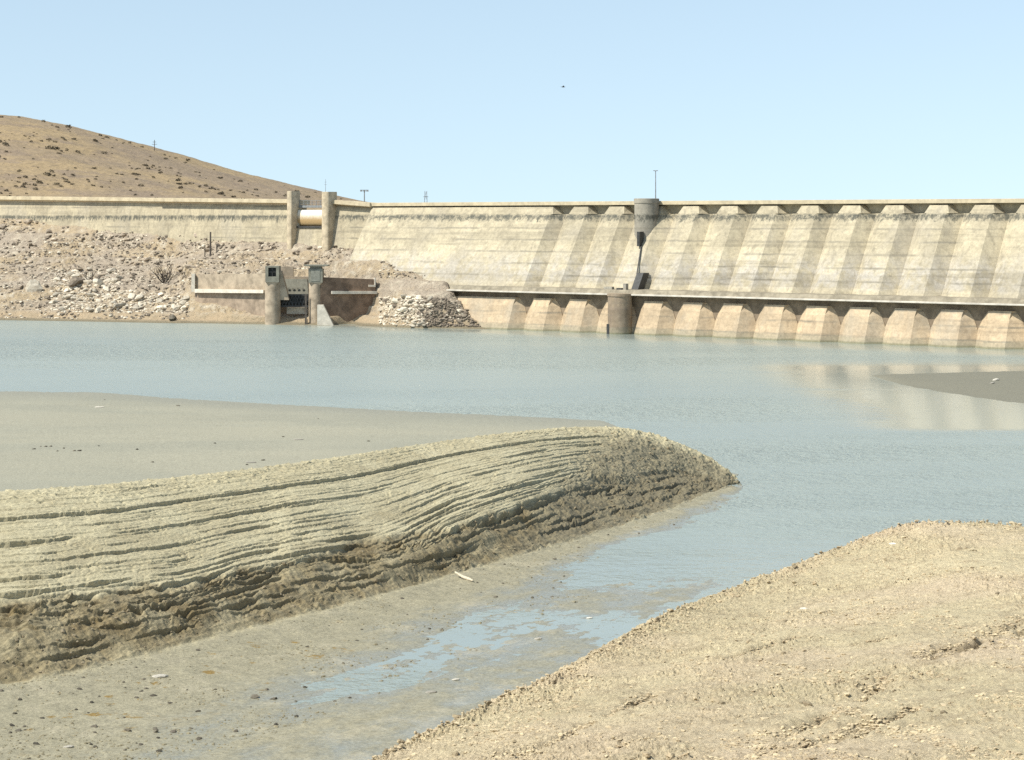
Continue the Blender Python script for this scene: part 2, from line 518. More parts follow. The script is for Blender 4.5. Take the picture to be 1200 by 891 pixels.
c3 = c2 + np.array((9, -11, -0.6)); c3[:, 2] = np.minimum(c3[:, 2], -0.4)
bw_px = [(-300, 452), (0, 458.5), (110, 460), (200, 466.5), (300, 472.5), (400, 478), (500, 483), (600, 487.5), (680, 492), (716, 497)]
bw = [ground(px, py, 0) for px, py in bw_px] + [np.array((13.8, 169, 0)), np.array((16.4, 164, 0)), np.array((17.8, 161, 0))]
bw = np.array(bw)
under = bw + np.array((4, 14, -1.6))
wgt = np.array([1, 1, 1, 1, 1, 1, 1, 1, .9, .6, .5, .5, .5])[:, None]
btoe = crest * (1 - 0.19 * wgt) + bw * 0.19 * wgt
btoe[:, 2] = np.array([.75, .7, .7, .65, .6, .55, .5, .45, .35, .25, .1, .0, -.02])
fmid = btoe * 0.45 + bw * 0.55
fmid[:, 2] = np.array([.4, .38, .36, .34, .3, .28, .24, .2, .14, .05, -.02, -.05, -.05])
rows = [4, 36, 32, 70, 340, 210, 180, 120, 10]
cols = [50, 75] + [88] * 7 + [76, 66, 50]
V, v, u = loft([under, bw, fmid, btoe, crest, brk, toe, c1, c2, c3], rows, cols, 0.45)
q1 = v - 4.0                                                 # 0 crest, 1 break, 2 toe
uu = u[None, :]


def rowspan(a, b):
    i = np.searchsorted(q1, (a, b))
    return slice(int(i[0]), int(i[1]))


DZ = np.zeros(V.shape[:2]); DAMP = np.zeros_like(DZ); NOSE = np.zeros_like(DZ); SCN = np.zeros_like(DZ); CRK = np.zeros_like(DZ)


def frame(sl):
    X, Y = V[sl, :, 0], V[sl, :, 1]
    return X, Y, X * .52 + Y * .855, X * .855 - Y * .52, q1[sl][:, None] + 0 * uu


# the whole front: hollows and knobs
sl = rowspan(-.1, 2.05)
X, Y, al, ac, q = frame(sl)
swell = 0.55 * np.exp(-((uu - 7.15) / .75) ** 2) - 0.22 * np.exp(-((uu - 5.75) / .6) ** 2) + .22 * np.exp(-((uu - 4.6) / .5) ** 2) - .2 * np.exp(-((uu - 3.1) / .5) ** 2) + .14 * fbm(uu * 1.1, uu * 0 + 3.3, 3, 2)
swell = swell * np.sin(np.clip(q / 1.5, 0, 1) * math.pi)
nose = sstep(7.6, 8.7, uu + 0.6 * fbm(al * .14, ac * .14, 4, 5) + .95 * (np.clip(q, 0, 1.2) - .55))
onfront = sstep(-0.02, 0.06, q) * sstep(2.05, 1.95, q)
terr = sstep(-0.05, 0.1, q) * sstep(1.22, 0.98, q) * (1 - 0.85 * nose)
dz = swell.copy()
# erosion lines: old water levels cut into the silt
wob = swell * .12 - .24 * sstep(5.3, 6.4, uu) * np.clip(q, 0, 1.3) + 0.016 * fbm(uu * 1.1, q * .8, 2, 3) + 0.004 * fbm(uu * 9, q * 9, 3, 31)
lines = [(.05, .05, .03), (.14, .04, .02), (.20, .05, .03), (.285, .22, .05), (.325, .085, .025), (.40, .085, .025), (.455, .085, .025), (.485, .19, .045), (.51, .11, .025),
         (.585, .10, .03), (.64, .16, .04), (.665, .085, .025), (.715, .10, .025), (.765, .20, .04), (.785, .085, .025), (.83, .11, .025), (.87, .24, .045), (.90, .11, .025), (.945, .30, .05),
         (1.0, .15, .04), (1.04, .26, .05), (1.08, .1, .03), (1.13, .22, .04), (1.17, .08, .03), (1.22, .24, .05), (1.29, .25, .04)]
lr = random.Random(5)
lines += [(lr.uniform(.03, 1.15), lr.uniform(.03, .075), lr.uniform(.010, .022)) for _ in range(34)]
crackm = np.zeros_like(q)
jag = .0055 * fbm(al * 1.7, ac * 1.7, 4, 32, .65)
for k, (p, a, w) in enumerate(lines):
    pos = p + wob + jag + 0.020 * fbm(uu * .55 + 7 * k, 0 * uu + k * 3.1, 2, 40 + k)
    st = np.clip(0.5 + 2.0 * fbm(uu * 1.2 + 11 * k, 0 * uu + 5.5 * k, 4, 60 + k), 0.0, 1.4)
    if k == 3:
        st = np.maximum(st, .8)
    t = q - pos
    tp = np.clip(t, 0, None)
    wl_ = w * (.30 + .42 * np.clip(fbm(uu * 2.2 + 3 * k, 0 * uu + k, 2, 220 + k) + .3, 0, 1))
    cut = np.where(t > 0, np.exp(-tp / wl_) * (1 - np.exp(-tp / .002)), 0)
    lip = np.exp(-(t / .010) ** 2) * (t < 0.002)
    dz += terr * st * a * 1.45 * (-cut + 0.14 * lip)
    crackm = np.maximum(crackm, terr * np.clip(st * a / .2, 0, 1) * cut)
dz += terr * (0.05 * fbm(al * .8, ac * 2.2, 4, 8) + 0.036 * fbm(al * 2.8, ac * 5, 4, 9, .65))
dz += terr * 0.11 * np.clip(fbm(al * 4.5, ac * 5.5, 3, 12, .6) - .15, 0, None) * np.clip(fbm(al * .5, ac * .9, 3, 13) + .4, 0, 1) * 2
ck = fbm(al * .42 + 3, ac * .75, 3, 14); dz -= terr * .10 * np.exp(-(ck / .022) ** 2) * np.clip(fbm(al * .2, ac * .3, 2, 15) + .35, 0, 1)
ck = fbm(al * 1.5 + 3, ac * 2.4, 2, 16); dz -= terr * .05 * np.exp(-(ck / .035) ** 2) * np.clip(fbm(al * .3, ac * .5, 2, 11) + .2, 0, 1)
# slumped scarp with a bitten upper edge
bite = 0.22 * fbm(al * .10, ac * .05, 3, 20) + .06 * fbm(al * .42, ac * .2, 4, 19, .65) + .075 * np.tanh(6 * fbm(al * .17, ac * .12, 3, 23, .6)) + .02 * fbm(al * 2.4, ac * 2.4, 3, 26, .65)
sc = sstep(0.97, 1.03, q + bite - swell * .15) * sstep(2.03, 1.9, q)
scn = np.clip(sc + nose * onfront * sstep(.02, .3, q), 0, 1)
dz -= sc * sstep(1.5, 1.02, q) * .22
rid = 1 - np.abs(fbm(al * .25 + ac * .1, ac * .75, 4, 21, .5)) * 2.4
dz += scn * (0.17 * (rid - .5) + 0.10 * fbm(al * 1.6, ac * .55, 4, 22, .55) + .085 * fbm(al * 3.2 + ac * 1.2, ac * 1.6, 4, 18, .65))
clo = np.clip(fbm(al * .22, ac * .4, 3, 17) * 2.2 + .15, 0, 1)
dz += scn * clo * (0.26 * np.clip(fbm(al * 2.0, ac * 2.6, 3, 24) - .1, 0, None) * 2.0 + .18 * np.clip(fbm(al * .75, ac * 1.5, 2, 25) - .15, 0, .25) * 4)
for k, (p, amp) in enumerate(((1.08, .5), (1.2, .42), (1.36, .5), (1.5, .35), (1.66, .4))):   # cracks in the slump
    pos = p + .12 * fbm(uu * 1.0 + 9 * k, 0 * uu + 2.2 * k, 4, 80 + k, .6) + .03 * fbm(uu * 14, q * 3, 2, 86 + k)
    st = np.clip(2.6 * fbm(uu * .9 + 5 * k, 0 * uu + k, 3, 90 + k) + .3, 0, 1.3)
    t = q - pos
    tp = np.clip(t, 0, None)
    cut = np.where(t > 0, np.exp(-tp / .07) * (1 - np.exp(-tp / .006)), 0)
    dz -= np.maximum(sc, nose * onfront) * st * amp * cut
    crackm = np.maximum(crackm, sc * st * cut)
dz += nose * onfront * 0.20 * fbm(al * .3 + ac * .9, ac * .25 - al * .5, 4, 27, .6)
dz += nose * onfront * sstep(1.9, 1.6, q) * .22 * np.clip(fbm(al * 1.5, ac * 1.8, 3, 28, .6) - .1, 0, None) * 2
DZ[sl] += dz; NOSE[sl] = nose * onfront * sstep(.05, .5, q); SCN[sl] = scn; CRK[sl] = terr * crackm
DAMP[sl] = np.clip(sc * (.75 + .5 * fbm(al * .3, ac * .6, 3, 72)) + 0.3 * crackm + 0.55 * terr * sstep(.35, .8, q) * np.clip(fbm(al * .16, ac * .5, 4, 70) - .02, 0, 1) * 1.8, 0, 1)
# channel floor
sl = rowspan(1.9, 6)
X, Y, al, ac, q = frame(sl)
chn = sstep(1.93, 2.1, q)
dz = chn * (0.085 * fbm(al * .10, ac * .16, 4, 30) + 0.05 * fbm(al * .30, ac * .95, 4, 33, .55) + 0.032 * fbm(X * 1.5, Y * 1.5, 4, 34, .65))
tuft = sstep(0, .6, fbm(X * .16, Y * .16, 3, 36) + .3)
dz += chn * tuft * .14 * np.clip(fbm(X * 1.9, Y * 1.9, 3, 35) - .22, 0, None)
dz += sstep(1.95, 2.02, q) * sstep(2.75, 2.1, q) * 0.075 * (1 + 1.5 * fbm(al * .5, ac * .5, 3, 37))
DZ[sl] += dz
# flat behind, and the crumbly crest
sl = rowspan(-9, .3)
X, Y, al, ac, q = frame(sl)
back = sstep(0.0, -.15, q)
dz = back * (0.03 * fbm(X * .12, Y * .12, 4, 50) + 0.028 * fbm(X * 1.1, Y * .8, 4, 51) + .07 * np.clip(fbm(X * 1.5, Y * 1.5, 3, 52) - .3, 0, None) * sstep(175, 130, Y) * 3)
dz += sstep(-.75, -.2, q) * sstep(.3, 0.05, q) * .08 * np.clip(fbm(X * 2.4, Y * 2.4, 3, 53) - .08, 0, None) * 3
DZ[sl] += dz
V[..., 2] += DZ
V[..., 0] += CRK * -0.10; V[..., 1] += CRK * 0.06             # undercut below each lip
q = q1[:, None] + 0 * uu
fl = sstep(-.75, -1.1, q) * (1 - sstep(.2, 1.0, q))
wetm = sstep(1.90, 2.06, q + .14 * fbm(uu * 9, q * 4, 4, 71, .65))
algae = sstep(2.02, 2.3, q) * sstep(3.1, 2.6, q) * sstep(5.2, 4.2, uu)
damp = DAMP; flat = fl; nose = NOSE
mud_me = grid_mesh('mud_ground', V, M['mud'], dict(damp=damp, wet=wetm, flat=fl, nose=NOSE, algae=algae))
mud = struct(link('mud_ground', mud_me))
MUDV = V; MUDQ = q

# ------------------------------------------------------------------ sandy bank in the near right corner
edge_p = [(60, 1090, 1.8), (250, 990, 2.1), (440, 894, 2.4), (520, 852, 2.5), (600, 812, 2.6), (660, 787, 2.7), (700, 765, 2.75), (760, 732, 2.7), (820, 703, 2.5), (880, 682, 2.4),
          (940, 661, 2.6), (1000, 638, 3.0), (1050, 620, 3.5), (1085, 614, 3.8), (1200, 618, 3.9), (1400, 636, 3.8), (1700, 670, 3.5)]
E = np.array([ground(*p) for p in edge_p])
foot = E.copy()
for k in range(len(E)):
    a = E[max(k - 1, 0)]; b = E[min(k + 1, len(E) - 1)]
    d = (b - a)[:2]; d /= np.hypot(*d)
    foot[k, :2] += np.array((-d[1], d[0])) * (3.2 + E[k, 2] * .9)
    foot[k, 2] = -0.6
curv = [foot, E]
nd = 9
for j in range(1, nd + 1):
    f = j / nd
    G = E.copy()
    k = np.arange(len(E)) / (len(E) - 1)
    tx = -26 + 56 * k; ty = 2.0 - 14 * 0 * k
    G[:, 0] = E[:, 0] * (1 - f) + tx * f
    G[:, 1] = E[:, 1] * (1 - f) + ty * f
    yy = G[:, 1]
    near = np.where(yy < 46, 6.9 + (46 - yy) * .243, 0)
    G[:, 2] = np.maximum(E[:, 2] + np.minimum((E[:, 1] - yy) * .075, np.maximum(6.9 - E[:, 2], 0) * sstep(0, 1, (E[:, 1] - yy) / np.maximum(E[:, 1] - 46, 1))), near)
    curv.append(G)
rows = [70, 150, 120, 105, 95, 85, 60, 40, 20, 10]
cols = [25, 60] + [70] * 12 + [60, 30]
S, sv, su = loft(curv, rows, cols, 0.5)
svv = sv[:, None] + 0 * su[None, :]
X, Y = S[..., 0].copy(), S[..., 1].copy()
vis = sstep(.3, .8, svv)
# distance behind the edge in metres
eX = S[70][:, :2][None]
de = np.hypot(X - eX[..., 0], Y - eX[..., 1]) * np.sign(svv - 1)
d = 0.22 * fbm(X * .1, Y * .1, 4, 101) + 0.11 * fbm(X * .45, Y * .45, 4, 102) + .085 * fbm(X * 1.6, Y * 1.6, 5, 103, .68)
mask = np.clip(.25 + 1.3 * fbm(X * .16, Y * .16, 4, 104), 0, 1)
edgem = np.exp(-np.abs(de - 1.2) / 2.2)
cm = np.clip(mask * 1.1 + edgem * 1.2 + .3, 0, 1.5)
d += cm * (.15 * np.clip(fbm(X * 2.6, Y * 2.6, 3, 105) - .2, 0, None) * 2 + .14 * np.clip(fbm(X * 4.8, Y * 4.8, 2, 106) - .2, 0, None) * 2 + .08 * np.clip(fbm(X * 9, Y * 9, 2, 107) - .15, 0, None) * 2)
d += edgem * (.2 * fbm(X * .9, Y * .9, 4, 108) )


def seg(px, py, z=5.6):
    return ground(px, py, z)[:2]


rut = np.zeros_like(X)
paths = [([(1260, 722), (1150, 742), (1090, 760), (1055, 776), (1000, 812), (960, 835), (930, 850)], .34, .30), ([(1240, 735), (1110, 765), (1068, 776)], .22, .20),
         ([(1010, 850), (960, 872), (880, 880)], .3, .2), ([(1075, 835), (1040, 850), (1000, 872)], .25, .2), ([(850, 722), (890, 716), (935, 700)], .3, .2),
         ([(620, 832), (690, 800), (760, 768)], .3, .14), ([(1000, 728), (1060, 722), (1100, 716)], .25, .14), ([(700, 862), (740, 842), (790, 838)], .25, .14)]
wx = X + .35 * fbm(X * .7, Y * .7, 3, 110); wy = Y + .5 * fbm(X * .7 + 40, Y * .7, 3, 111)
for pl, w, dep in paths:
    W = [seg(*p) for p in pl]
    best = np.full_like(X, 1e9)
    for a, b in zip(W, W[1:]):
        ab = b - a; L2 = ab @ ab
        t = np.clip(((wx - a[0]) * ab[0] + (wy - a[1]) * ab[1]) / L2, 0, 1)
        best = np.minimum(best, np.hypot(wx - a[0] - t * ab[0], wy - a[1] - t * ab[1]))
    brk_ = np.clip(.62 + 2.2 * fbm(X * .35, Y * .35, 3, 112), 0, 1)
    g = np.exp(-(best / w) ** 2) * brk_
    d -= 1.5 * dep * g * (1 + .8 * fbm(X * 3, Y * 3, 2, 113))
    d += dep * .5 * np.exp(-((best - 2.2 * w) / (w * .9)) ** 2) * brk_ * np.clip(.4 + fbm(X * 2.2, Y * 2.2, 2, 114), 0, 1.4)
    rut = np.maximum(rut, g)
S[..., 2] += d * (.35 + .65 * vis)
Lb = X * .966 - (Y - 52) * .26
broad = np.clip(fbm(X * .33 - Y * .1, Y * .22 + X * .1, 4, 118, .6) * 2.6 + .1, 0, 1) * np.clip(.25 + 1.3 * np.exp(-((X - 9.0 - (Y - 60) * .75) / 2.3) ** 2), 0, 1)
RUTB = broad
S[..., 2] += vis * broad * .26 * fbm(X * 1.5, Y * 1.5, 4, 121, .65)
rut = np.clip(rut * 1.25 + .9 * broad * np.clip(.5 + 1.6 * fbm(X * 1.7, Y * 1.7, 3, 119), 0, 1) + .55 * edgem * np.clip(fbm(X * 1.4, Y * 1.4, 3, 115) + .1, 0, 1), 0, 1)
sand_me = grid_mesh('sandy_bank', S, M['sand'], dict(rut=rut))
sand = struct(link('sandy_bank', sand_me))
SANDV = S; SDE = de; SRUT = rut

# ------------------------------------------------------------------ low mud bar on the right
top_px = [(1022, 440.5), (1042, 439), (1080, 437.5), (1140, 436), (1200, 434.5), (1320, 432), (1500, 430)]
bot_px = [(1022, 441), (1040, 446.5), (1070, 454), (1130, 464), (1200, 474), (1320, 486), (1500, 500)]
tA = np.array([ground(px, py, 0) for px, py in top_px]); bA = np.array([ground(px, py, 0) for px, py in bot_px])
cv = []
for f, z in ((-.25, -.7), (0, -.02), (.3, .26), (.7, .3), (1, -.02), (1.25, -.7)):
    L = tA * (1 - f) + bA * f; L[:, 2] = z
    L[0, 2] = min(z, 0.0)
    cv.append(L)
B, bv, bu = loft(cv, [5, 20, 26, 26, 5], [20, 25, 35, 35, 40, 30], .5)
B[..., 2] += .05 * fbm(B[..., 0] * .3, B[..., 1] * .3, 4, 130) + .02 * fbm(B[..., 0] * 1.5, B[..., 1] * 1.5, 3, 131)
one = np.ones(B.shape[:2])
bar = struct(link('mud_bar', grid_mesh('mud_bar', B, M['mud'], dict(damp=one * 0, wet=one * 0, flat=one * .75, nose=one, algae=one * 0))))

# ------------------------------------------------------------------ far shore: rubble slope below the dam
spx = [-420, -200, 0, 100, 200, 228, 300, 340, 378, 410, 440, 470, 500, 525, 550, 574]
wl = [373, 374, 375.5, 377, 379, 379, 380, 381, 381.5, 382, 383, 384, 385, 385, 385.5, 386]
R1 = [48000 / (y - HY) for y in wl]
R2y = [360, 361, 361, 359, 362, 357, 368.5, 377, 380.5, 381.2, 374, 366, 366, 370, 381, 385.5]
R2Y = [r + o for r, o in zip(R1, [12, 11, 9, 8, 8, 7.0, 1.4, 2.5, 1, 2.5, 5, 2.5, 2.2, 1.8, 1.2, .6])]
R3y = [338, 337, 336, 334, 338, 342, 352, 362, 377, 377, 363, 348, 347, 351, 374.5, 385]
R3Y = [445, 438, 430, 425, 416, 407, 404, 401, 391, 394, 394.6, 386, 383, 381, 378.2, 376.8]
R4y = [312, 312, 309, 311, 317, 320, 320, 321, 323, 326, 329, 331, 333.5, 337, 370, 384.8]
R4Y = [468, 456, 446, 440, 428, 416, 410, 408, 403, 399.5, 397.7, 392, 387.5, 384.5, 379, 377]
R5y = [286, 284, 281, 285, 292, 296, 298, 301, 304, 306, 312, 319, 327.5, 334.5, 369, 384.5]
R5Y = [500, 485, 463, 455, 442, 436, 424, 418, 412, 406, 399.7, 395.8, 391.2, 387, 379.8, 377.2]
R6y = [244, 247, 252, 260, 267, 270, 275, 280, 284, 290, 300, 310, 321, 333, 368, 384.2]
R6Y = [562, 522, 483, 465, 448, 444, 433, 427, 421, 414, 403.4, 400.5, 395.5, 390.5, 380.6, 377.5]


def shorecurve(y, Y):
    return np.array([atdist(p, a, b) for p, a, b in zip(spx, y, Y)])


r1 = shorecurve(wl, R1); r1[:, 2] = 0
r0 = r1 + np.array((2, -7, -2.5))
r7 = shorecurve(R6y, [y + 6 for y in R6Y])
SH, hv, hu = loft([r0, r1, shorecurve(R2y, R2Y), shorecurve(R3y, R3Y), shorecurve(R4y, R4Y), shorecurve(R5y, R5Y), shorecurve(R6y, R6Y), r7],
                  [10, 55, 70, 80, 80, 80, 8], [50, 70, 60, 60, 25, 60, 40, 40, 40, 35, 35, 35, 30, 25, 25], .35)
hvv = hv[:, None] + 0 * hu[None, :]; huu = hu[None, :] + 0 * hvv
X, Y = SH[..., 0], SH[..., 1]
calm = sstep(1, 1.6, hvv) * (1 - .8 * sstep(12.5, 15, huu))
rough = calm * (.35 + .65 * sstep(-.2, .25, fbm(X * .05, Y * .07, 3, 140)))
SH[..., 2] += rough * np.where((huu > 6.6) & (huu < 10.2) & (hvv < 3.9), .25, 1.0 - .55 * sstep(9.6, 10.4, huu)) * (.55 * fbm(X * .12, Y * .2, 5, 141, .6) + .6 * fbm(X * .5, Y * .8, 5, 142, .7) + .6 * np.clip(fbm(X * .9, Y * 1.3, 3, 143) - .1, 0, None) * 1.6)
SH[..., 2] += .08 * fbm(X * .5, Y * .5, 4, 144) * sstep(.9, 1.2, hvv)
zt = SH[..., 2]
# old shorelines: small benches
SH[..., 2] = zt - calm * .62 * np.sin(zt * 2 * math.pi / 1.7 + 2.0 * fbm(X * .04, Y * .04, 2, 145)) / 1.0 * .5
shore = struct(link('shore_slope', grid_mesh('shore_slope', SH, M['shore'])))

# ------------------------------------------------------------------ hill behind the dam
hpx = [-700, -400, -200, -80, 0, 50, 100, 150, 200, 250, 300, 350, 400, 440, 520]
hpy = [100, 112, 122, 128, 135, 143, 155, 168, 182, 197, 210, 222, 234, 243, 262]


def hline(Y, frac, lift=0):
    out = []
    for p, y in zip(hpx, hpy):
        zr = CZ + (HY - y) * 900 / F
        out.append(((p - 600) / F * (900 if Y > 900 else Y), Y, 16 + (zr - 16) * frac + lift))
    return np.array(out)


HL, lv, lu = loft([hline(545, .02), hline(620, .16), hline(720, .45), hline(820, .80), hline(900, 1.0), hline(1000, .9), hline(1300, .1, -20)],
                  [12, 50, 60, 60, 30, 10], [20, 30, 30, 30] + [34] * 9 + [20], .8)
X, Y = HL[..., 0], HL[..., 1]
lvv = lv[:, None] + 0 * lu[None, :]
HL[..., 2] += sstep(0, 1, lvv) * (2.4 * fbm(X * .012, Y * .012, 4, 150) * sstep(4.0, 3.0, lvv) + .8 * fbm(X * .07, Y * .07, 4, 151, .6))
hill = struct(link('hill', grid_mesh('hill', HL, M['hill'])))

# ------------------------------------------------------------------ plain and lake
gv = []
n = 96
gm = MB()
ring0 = gm.pts([(0, 0, -7)])
prev = None
for r in (60, 200, 500, 1200, 3000, 9000):
    b = gm.pts([(r * math.cos(2 * math.pi * i / n), 200 + r * math.sin(2 * math.pi * i / n), -7) for i in range(n)])
    for i in range(n):
        j = (i + 1) % n
        gm.f.append([ring0, b + i, b + j] if prev is None else [prev + i, b + i, b + j, prev + j])
    prev = b
struct(gm.build('ground', M['ground']))

# dam axes -----------------------------------------------------------
tx, ty = .8042, -.5943          # along the dam, to the right and nearer
nx, ny = -.5943, -.8042         # out of the dam, towards the lake
C0 = -315.2


def plane_hit(px, o):
    xp = (px - 600) / F
    Yh = (C0 + o) / (nx * xp + ny)
    return np.array((xp * Yh, Yh))


O = plane_hit(433, 1.6) - 1.6 * np.array((nx, ny))


def s_of(px, o):
    return float((plane_hit(px, o) - O) @ np.array((tx, ty)))


def D(s, o, z):
    return (O[0] + s * tx + o * nx, O[1] + s * ty + o * ny, z)


wm = MB()
wpts = [(-260, 20), (140, 20), (150, 150)] + [D(s, 9, 0)[:2] for s in (190, 120, 60, 10, -60, -150)] + [(-260, 480)]
wm.f.append(list(range(len(wpts)))); wm.pts([(p[0], p[1], 0) for p in wpts])
water = struct(wm.build('water', M['water']))

# ------------------------------------------------------------------ the dam
dam = empty('dam', D(60, 0, 0))
tag(dam, 'long pale concrete dam with rows of sloping buttresses standing across the lake', 'dam')
bpy.context.view_layer.update()


def under_dam(o):
    """keep world coordinates while parented to an empty that only has a location"""
    o.location = [-c for c in o.parent.location] if o.parent.parent is None else (0, 0, 0)
    return o


s0 = s_of(680.4, 1.0); s8 = s_of(1048, 1.0)
SP = (s8 - s0) / 8.0
REND = s0 + SP * 15.5
BU, BL, DEP = .65, .41, .24 * SP
WF = .435 * SP


def of_u(z):
    return 15.55 - BU * z


def of_l(z):
    return 15.55 - BL * z


core = MB(D)
core.box(-1.0, REND, -4, -.6, -4, 22.75)
under_dam(core.build('wall', M['dam'], dam))
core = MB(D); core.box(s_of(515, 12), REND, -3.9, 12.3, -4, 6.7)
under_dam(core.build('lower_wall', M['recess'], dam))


def section(c, hf, hv, of, ov, z, back=-1.0, lft=None, rgt=True):
    if lft is None:
        return [(c - hv, back, z), (c - hv, ov, z), (c - hf, of, z), (c + hf, of, z), (c + hv, ov, z), (c + hv, back, z)]
    return [(lft, back, z), (lft, ov * .5 + of * .5, z), (lft + .01, of, z), (c + hf, of, z), (c + hv, ov, z), (c + hv, back, z)]


H = .4988 * SP
for i in range(-1, 16):
    c = s0 + i * SP
    L = 0.0 if i < 0 else None
    j = rnd.uniform(-.05, .05)
    m = MB(D)
    secs = [section(c, WF / 2, H, of_u(6.3), of_u(6.3) - DEP, 6.3, lft=L), section(c, WF / 2, H, of_u(21.1), of_u(21.1) - DEP, 21.1, lft=L),
            section(c, .275 * SP, .40 * SP, 1.7, -.58, 21.14 + j * .2, lft=L), section(c, .20 * SP, .25 * SP, .82, -.58, 22.5 + j * .4, lft=L)]
    m.loft(secs)
    o = under_dam(m.build('buttress', M['dam'], dam))
    if i < 0:
        o['label'] = 'broad flat left end of the sloping upper face'
for i in range(-1, 16):
    c = s0 + i * SP
    L = s_of(500, 14) if i < 0 else None
    m = MB(D)
    m.loft([section(c, WF / 2, H, of_l(-3), of_l(-3) - DEP, -3, lft=L), section(c, WF / 2, H, of_l(2.7), of_l(2.7) - DEP, 2.7, lft=L),
            section(c, WF / 2 - .02, .405 * SP, of_l(4.5), 12.32, 4.5, lft=L), section(c, .24 * SP, .28 * SP, of_l(5.8), 12.32, 5.8, lft=L)])
    o = under_dam(m.build('buttress_base', M['dam_low'], dam))

# crest road with overhanging parapet
s_tl, s_tr = s_of(742, 2.5), s_of(771, 2.5)
m = MB(D)
m.loft([[(a, -4, 22.75), (a, 1.05, 22.75), (a, 1.1, 22.8), (a, 1.1, 23.42), (a, .8, 23.47), (a, .75, 23.3), (a, -4, 23.3)] for a in (0.0, REND)])
under_dam(m.build('crest_parapet', M['parapet'], dam))
m = MB(D)
m.box(0, REND, -4.4, -4.02, 22.2, 23.4)
under_dam(m.build('rear_parapet', M['parapet'], dam))
# ledge half way up
sl = s_of(526, 13.5)
m = MB(D)
m.loft([[(a, 8.2, 6.72), (a, 14.20, 6.72), (a, 14.30, 6.78), (a, 14.30, 6.98), (a, 14.15, 7.02), (a, 8.2, 7.02)] for a in (sl, REND)])
lg = under_dam(m.build('ledge', M['edge'], dam))
m = MB(D)
m.loft([[(a, 9.0, 7.03), (a, 13.75, 7.03), (a, 13.4, 7.7), (a, 9.0, 7.75)] for a in (sl + .4, REND)])
under_dam(m.build('ledge_kerb', M['ledge'], dam))

# round towers, one at the crest and one at the foot
su_, ou_ = s_of(757, 2.9), 2.7
m = MB(D)
m.cyl(su_, ou_, [(12.5, 2.2), (23.0, 2.2), (23.05, 2.3), (23.85, 2.3), (23.9, 2.15)], 40)
tw = under_dam(m.build('intake_tower', M['tower'], dam, smooth=True))
m = MB(D); m.box(s_of(747.5, 6), s_of(747.5, 6) + .55, 4.9, 6.3, 15.3, 17.9)
under_dam(m.build('slot', M['steel'], tw))
sb_, ob_ = s_of(723.5, 15.2), 14.4
m = MB(D)
m.cyl(sb_, ob_, [(-4, 2.12), (6.6, 2.12), (6.62, 2.24), (7.06, 2.24), (7.08, 2.1)], 40)
tl = under_dam(m.build('intake_tower', M['tower_low'], dam, smooth=True))
m = MB(D); a = s_of(712.2, 16.3); m.box(a - .22, a + .30, 15.2, 16.35, -1, 1.75)
under_dam(m.build('slot', M['steel'], tl))
# works on the face between the towers
m = MB(D)
a = s_of(739.5, 12.6)
m.loft([[(a - .75, of_u(7.2) - 1, 7.0), (a + .65, of_u(7.2) - 1, 7.0), (a + .65, of_u(7.2) + 1.0, 7.0), (a - .75, of_u(7.2) + 1.0, 7.0)],
        [(a - .75, of_u(10.6) - 1, 10.6), (a + .65, of_u(10.6) - 1, 10.6), (a + .65, of_u(10.6) + .9, 10.6), (a - .75, of_u(10.6) + .9, 10.6)]])
under_dam(m.build('hatch_box', M['steel'], dam))
m = MB(D)
b0 = s_of(742, 10.5)
m.tube([(b0, of_u(10.4) + .5, 10.4), (s_of(747, 7), of_u(15.6) + .25, 15.6)], .13, 6)
under_dam(m.build('lifting_rail', M['steel'], dam))
for px, w, h, mt in ((713, .85, 1.1, 'tower'), (726, .55, .9, 'steel'), (732.5, .3, 1.7, 'tower')):
    a = s_of(px, 13)
    m = MB(D); m.box(a - w, a + w, 12.4, 13.2, 7.0, 7.08 + h)
    under_dam(m.build('winch_cabinet', M[mt], dam))

# ------------------------------------------------------------------ wing wall with its gate, left of the bend
WA = -150.0


def zc(s):
    return 23.5 + .67 * min(1, abs(s) / 10.8) + .0138 * max(0, abs(s) - 10.8)


def o_w(z):
    return .35 + .16 * (22.5 - z)


wing = empty('wing_wall', D(-60, 0, 12))
tag(wing, 'low straight concrete wall with a gate between two piers running along the foot of the brown hill', 'wall')
bpy.context.view_layer.update()
g0, g1 = s_of(346, 2), s_of(375.5, 2)
for a, b in ((WA, g0), (g1, -.02)):
    m = MB(D)
    m.loft([[(s, -1.5, 3), (s, o_w(3), 3), (s, o_w(zc(s) - 1.75), zc(s) - 1.75), (s, .1, zc(s) - 1.15), (s, -1.5, zc(s) - 1.15)] for s in np.linspace(a, b, 12)])
    under_dam(m.build('wall', M['dam'], wing))
m = MB(D); m.loft([[(s, -1.5, 3), (s, o_w(3), 3), (s, o_w(18.6), 18.6), (s, -1.5, 18.6)] for s in (g0 - .01, g1 + .01)])
under_dam(m.build('wall', M['dam'], wing))
p0 = s_of(335.2, 3.0); p1 = p0 + 1.25; p2 = s_of(376, 3.0); p3 = p2 + 1.8
js = s_of(185, 1.2)
for a, b, ov in ((WA, js, 1.15), (js, p0 + .3, 1.55), (p3 - .3, 0.0, 1.5)):
    m = MB(D)
    m.loft([[(s, -4, zc(s) - 1.1), (s, .3, zc(s) - 1.1), (s, ov - .1, zc(s) - .86), (s, ov, zc(s) - .8), (s, ov, zc(s) - .05), (s, ov - .25, zc(s)), (s, ov - .3, zc(s) - .15), (s, -4, zc(s) - .15)] for s in np.linspace(a, b, 8)])
    under_dam(m.build('parapet', M['parapet'], wing))
